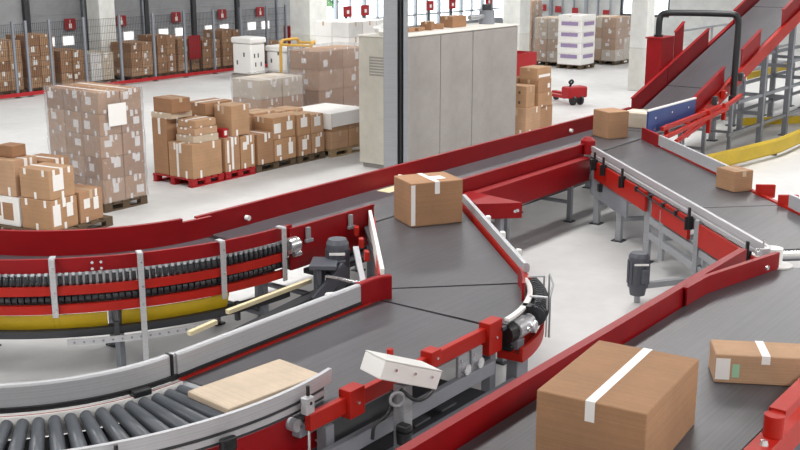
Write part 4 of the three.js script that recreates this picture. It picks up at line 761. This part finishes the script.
// steel column: H profile with cable conduit
{
  const t = thing('steel_column', 'grey steel column with dark groove rising in front of the cabinets', 'column', null, -11.42, 0, -15.05, 0.65);
  mesh('flange', rb(0.24, HALL.h, 0.3, -0.1, HALL.h / 2, 0, 0.01), M.steel, t);
  mesh('web', bx(0.1, HALL.h, 0.05, 0.07, HALL.h / 2, -0.03), M.black, t);
  mesh('flange', rb(0.08, HALL.h, 0.3, 0.16, HALL.h / 2, 0, 0.01), M.steel, t);
  mesh('conduit', bar([0.075, 0.04, 0.06], [0.075, HALL.h - 0.01, 0.06], 0.022), M.darkSteel, t);
  mesh('base_plate', bx(0.5, 0.03, 0.5, 0, 0.015, 0), M.steel, t);
}

// ------------------------------------------------------------------ wire fence, dock doors and goods behind it
{
  const X = -26.2, t = thing('wire_fence', 'tall grey wire mesh fence on posts in front of the dock doors', 'fence');
  const zs = [-16.2, -17.55, -17.95, -18.7, -19.85, -21.12, -22.38, -23.62, -24.86, -26.08, -27.3, -28.25];
  zs.forEach((z) => { const p = mesh('post', rb(0.07, 2.05, 0.07, X, 1.025, z, 0.006), M.greyPaint, t); mesh('foot_plate', bx(0.14, 0.012, 0.14, X, 0.006, z), M.darkSteel, p); });
  for (let i = 0; i < zs.length - 1; i++) {
    const a = zs[i], b = zs[i + 1], L = a - b, list = [];
    for (let k = 1; k < L / 0.06; k++) list.push(bx(0.006, 1.85, 0.006, X, 1.05, a - k * 0.06));
    for (let k = 0; k < 10; k++) list.push(bx(0.008, 0.008, L, X, 0.13 + k * 0.204, (a + b) / 2));
    mesh('mesh_panel', list, M.darkSteel, t);
    mesh('kick_rail', bx(0.03, 0.1, L, X + 0.05, 0.09, (a + b) / 2), M.redPlastic, t);
  }
}
{
  // dock doors with two small windows, a red sign above each
  const X = -28.98;
  [-15.6, -17.6, -20.95, -23.3, -25.5, -27.6, -29.7].forEach((z, i) => {
    const g = new THREE.Group(); g.name = 'door_' + (i + 1); g.userData.kind = 'structure'; scene.add(g);
    mesh('door_leaf', [b2(X, X + 0.05, 0.02, 2.9, z - 0.92, z + 0.92, 0.01)], M.dockDoor, g);
    for (const y of [0.62, 0.98, 1.38, 1.98, 2.5]) mesh('panel_rib', bx(0.02, 0.02, 1.8, X + 0.06, y, z), M.wallGrey, g);
    for (const s of [-0.36, 0.36]) { const w = mesh('window_rim', rb(0.03, 0.32, 0.46, X + 0.06, 1.16, z + s, 0.012), M.white, g); mesh('pane', rb(0.02, 0.25, 0.38, X + 0.075, 1.16, z + s, 0.009), M.doorPane, w); }
    mesh('side_seal', bx(0.12, 3.0, 0.16, X + 0.08, 1.5, z + 1.08), M.darkSteel, g);
    mesh('side_seal', bx(0.1, 3.0, 0.07, X + 0.07, 1.5, z - 0.98), M.greyPaint, g);
  });
  [-21.36, -23.34, -25.67, -27.81, -29.73].forEach((z, i) => {
    const t = thing('door_sign', `red square sign with a white mark, ${['leftmost', 'second from left', 'middle', 'second from right', 'rightmost'][i]} on the dock doors`, 'sign', null, X + 0.14, 1.66, z);
    mesh('sign_plate', rb(0.02, 0.34, 0.4, 0, 0, 0, 0.005), M.sign, t);
    mesh('mark', [rb(0.006, 0.14, 0.1, 0.012, -0.05, 0, 0.003), bx(0.006, 0.1, 0.03, 0.012, 0.08, 0)], M.white, t);
    mesh('bracket', bx(0.1, 0.04, 0.04, -0.06, 0, 0), M.darkSteel, t);
  });
  // goods stacked between fence and doors
  const goods = [[-16.6, 1.35, 0.9, 0], [-17.7, 1.5, 0.8, 1], [-18.7, 1.6, 0.9, 2], [-19.75, 1.1, 0.8, 3], [-20.8, 0.95, 0.85, 4], [-22.3, 1.15, 0.84, 5], [-23.3, 1.3, 0.75, 0], [-24.2, 1.15, 0.9, 2], [-25.2, 1.05, 0.8, 4], [-26.15, 1.3, 0.9, 1], [-27.2, 0.9, 0.8, 3], [-28.2, 0.8, 0.8, 0]];
  goods.forEach(([z, h, w, m], i) => {
    const desc = ['first', 'second', 'third', 'fourth', 'fifth', 'sixth', 'seventh', 'eighth', 'ninth', 'tenth', 'eleventh', 'twelfth'][i] + ' stack from the left behind the fence', n = Math.round(h / 0.32);
    pallet(-27.15, z, 1.0, w + 0.06, 0, 'dark pallet under the ' + desc, M.darkWood);
    block({ x: -27.15, z, w: 0.95, d: w, nx: 1, nz: 2, hs: Array.from({ length: n }, () => (h - PY) / n), desc, group: 'cartons behind the fence', tabs: 1, stick: 0.5, mats: i === 4 || i === 10 ? [M.whitePaint, PALE[1]] : CARD, adj: i === 4 || i === 10 ? 'pale' : 'brown' });
  });
  const t = thing('safety_board', 'upright red panel leaning behind the fence near the right doors', 'panel', null, -26.55, 0, -24.35);
  mesh('board', rb(0.04, 0.75, 0.5, 0, 0.87, 0, 0.01), M.sign, t); for (const z of [-0.2, 0.2]) mesh('leg', bx(0.03, 0.5, 0.03, 0, 0.25, z), M.darkSteel, t);
  const r2 = thing('red_bin', 'tall red bin behind the right end of the fence', 'bin', null, -26.8, 0, -29.2); 
  mesh('wall', [bx(0.4, 1.25, 0.03, 0, 0.63, 0.2), bx(0.4, 1.25, 0.03, 0, 0.63, -0.2), bx(0.03, 1.25, 0.4, 0.2, 0.63, 0), bx(0.03, 1.25, 0.4, -0.2, 0.63, 0)], M.redPlastic, r2); mesh('bottom', bx(0.38, 0.03, 0.38, 0, 0.02, 0), M.redPlastic, r2);
}
// white roll loads and yellow frame trolley in front of the fence
{
  for (const [i, [x, z, h]] of [[-24.5, -24.7, 1.25], [-24.0, -25.7, 0.95]].entries()) {
    const t = thing('white_load', ['tall white wrapped load with dark slots before the fence', 'lower white wrapped load beside the yellow trolley'][i], 'load', null, x, 0, z);
    mesh('base', rb(0.9, 0.14, 0.7, 0, 0.07, 0, 0.01), M.darkWood, t);
    mesh('wrapped_body', rb(0.8, h - 0.3, 0.62, 0, 0.14 + (h - 0.3) / 2, 0, 0.05), M.white, t);
    mesh('cap', rb(0.88, 0.18, 0.7, 0, h - 0.07, 0, 0.05), M.white, t);
    for (const [y, zz] of [[0.45, -0.12], [0.45, 0.12], [0.72, 0], [0.72, 0.16]]) mesh('slot', rb(0.01, 0.13, 0.05, 0.402, y, zz, 0.003), M.motor, t);
    for (const [y, xx] of [[0.5, -0.2], [0.75, 0.1]]) mesh('slot', rb(0.06, 0.13, 0.01, xx, y, 0.312, 0.003), M.motor, t);
  }
  const t = thing('frame_trolley', 'yellow tube frame trolley with white sheets near the column', 'trolley', null, -22.7, 0, -25.3, 0.15);
  for (const x of [-0.55, 0.55]) mesh('hoop', tube([[x, 0.1, 0.5], [x, 1.1, 0.5], [x, 1.22, 0.38], [x, 1.22, -0.38], [x, 1.1, -0.5], [x, 0.1, -0.5]], 0.045, 40, 8, 0.1), S(0xd9a94a), t);
  for (const z of [0.5, -0.5]) for (const y of [0.15, 1.1]) mesh('bar', bar([-0.55, y, z], [0.55, y, z], 0.04), S(0xd9a94a), t);
  for (let i = 0; i < 4; i++) mesh('sheet', rb(0.05, 0.9, 0.85, -0.35 + i * 0.22, 0.62, 0, 0.01), i % 2 ? M.white : M.steel, t);
  for (const x of [-0.5, 0.5]) for (const z of [-0.45, 0.45]) mesh('wheel', bar([x - 0.02, 0.06, z], [x + 0.02, 0.06, z], 0.06, 12), M.black, t);
}
// ------------------------------------------------------------------ far right end of the hall
{
  const Z = HALL.z0;
  // pipes, doors and signs on the end wall
  for (let i = 0; i < 9; i++) { const x = -28.2 + i * 0.62; solo('wall_pipe', bar([x, 0.02, Z + 0.12], [x, 6, Z + 0.12], i % 3 ? 0.05 : 0.09, 10), i % 2 ? M.greyPaint : M.steel, `${i % 3 ? 'thin' : 'thick'} grey vertical pipe on the far end wall, ${['first', 'second', 'third', 'fourth', 'fifth', 'sixth', 'seventh', 'eighth', 'ninth'][i]} from the left`, 'pipe', 'pipes on the end wall'); }
  [[-28, 1.35], [-26.7, 1.15], [-25.9, 1.1], [-25.0, 1.05], [-23.4, 1.0]].forEach(([x, y], i) => { const t = thing('wall_sign', `small red sign on the far end wall, number ${['one', 'two', 'three', 'four', 'five'][i]} from the left`, 'sign', null, x, y, Z + 0.2); mesh('sign_plate', rb(0.32, 0.3, 0.02, 0, 0, 0, 0.004), M.sign, t); mesh('bracket', bx(0.05, 0.05, 0.2, 0, 0, -0.1), M.darkSteel, t); });
  // signs on posts in front of the left windows
  [[-33.9], [-35.0], [-39.5], [-41.2], [-44.2]].forEach(([z], i) => { const t = thing('sign_post', `red sign on a post before the bright windows, ${['first', 'second', 'third', 'fourth', 'fifth'][i]} from the left`, 'sign', null, -28.2, 0, z); mesh('post', rb(0.09, 1.5, 0.09, 0, 0.75, 0, 0.01), M.darkSteel, t); mesh('foot_plate', bx(0.3, 0.02, 0.3, 0, 0.01, 0), M.darkSteel, t); mesh('sign_plate', rb(0.05, 0.42, 0.5, 0.07, 1.5, 0, 0.01), M.sign, t); mesh('mark', rb(0.01, 0.14, 0.14, 0.1, 1.48, 0, 0.003), M.white, t); });
}
// trees outside the left windows
{
  const lf = (() => { const g = new THREE.PlaneGeometry(0.34, 0.2); return g; })();
  for (const [k, [x, z, h]] of [[-35, -36.5, 6], [-36, -41, 7]].entries()) {
    const t = thing('tree', ['green tree outside the windows, left', 'green tree outside the windows, right'][k], 'tree', null, x, 0, z);
    mesh('trunk', [bar([0, -0.15, 0], [0, h * 0.6, 0], 0.16, 8, 0.08)], M.darkWood, t);
    const im = new THREE.InstancedMesh(lf, M.foliage, 1500); im.name = 'foliage'; im.userData.kind = 'stuff';
    const m = new THREE.Matrix4(), q = new THREE.Quaternion(), e = new THREE.Euler();
    for (let i = 0; i < 1500; i++) { const a = rr(0, 6.283), u = rr(-1, 1), r = Math.cbrt(rnd()) * 1.9, s = Math.sqrt(1 - u * u); e.set(rr(0, 6), rr(0, 6), rr(0, 6)); q.setFromEuler(e); m.compose(V(r * s * Math.cos(a), h * 0.5 + r * u * 1.4, r * s * Math.sin(a)), q, V(1, 1, 1)); im.setMatrixAt(i, m); }
    t.add(im);
  }
}
renderer.render(scene, camera);
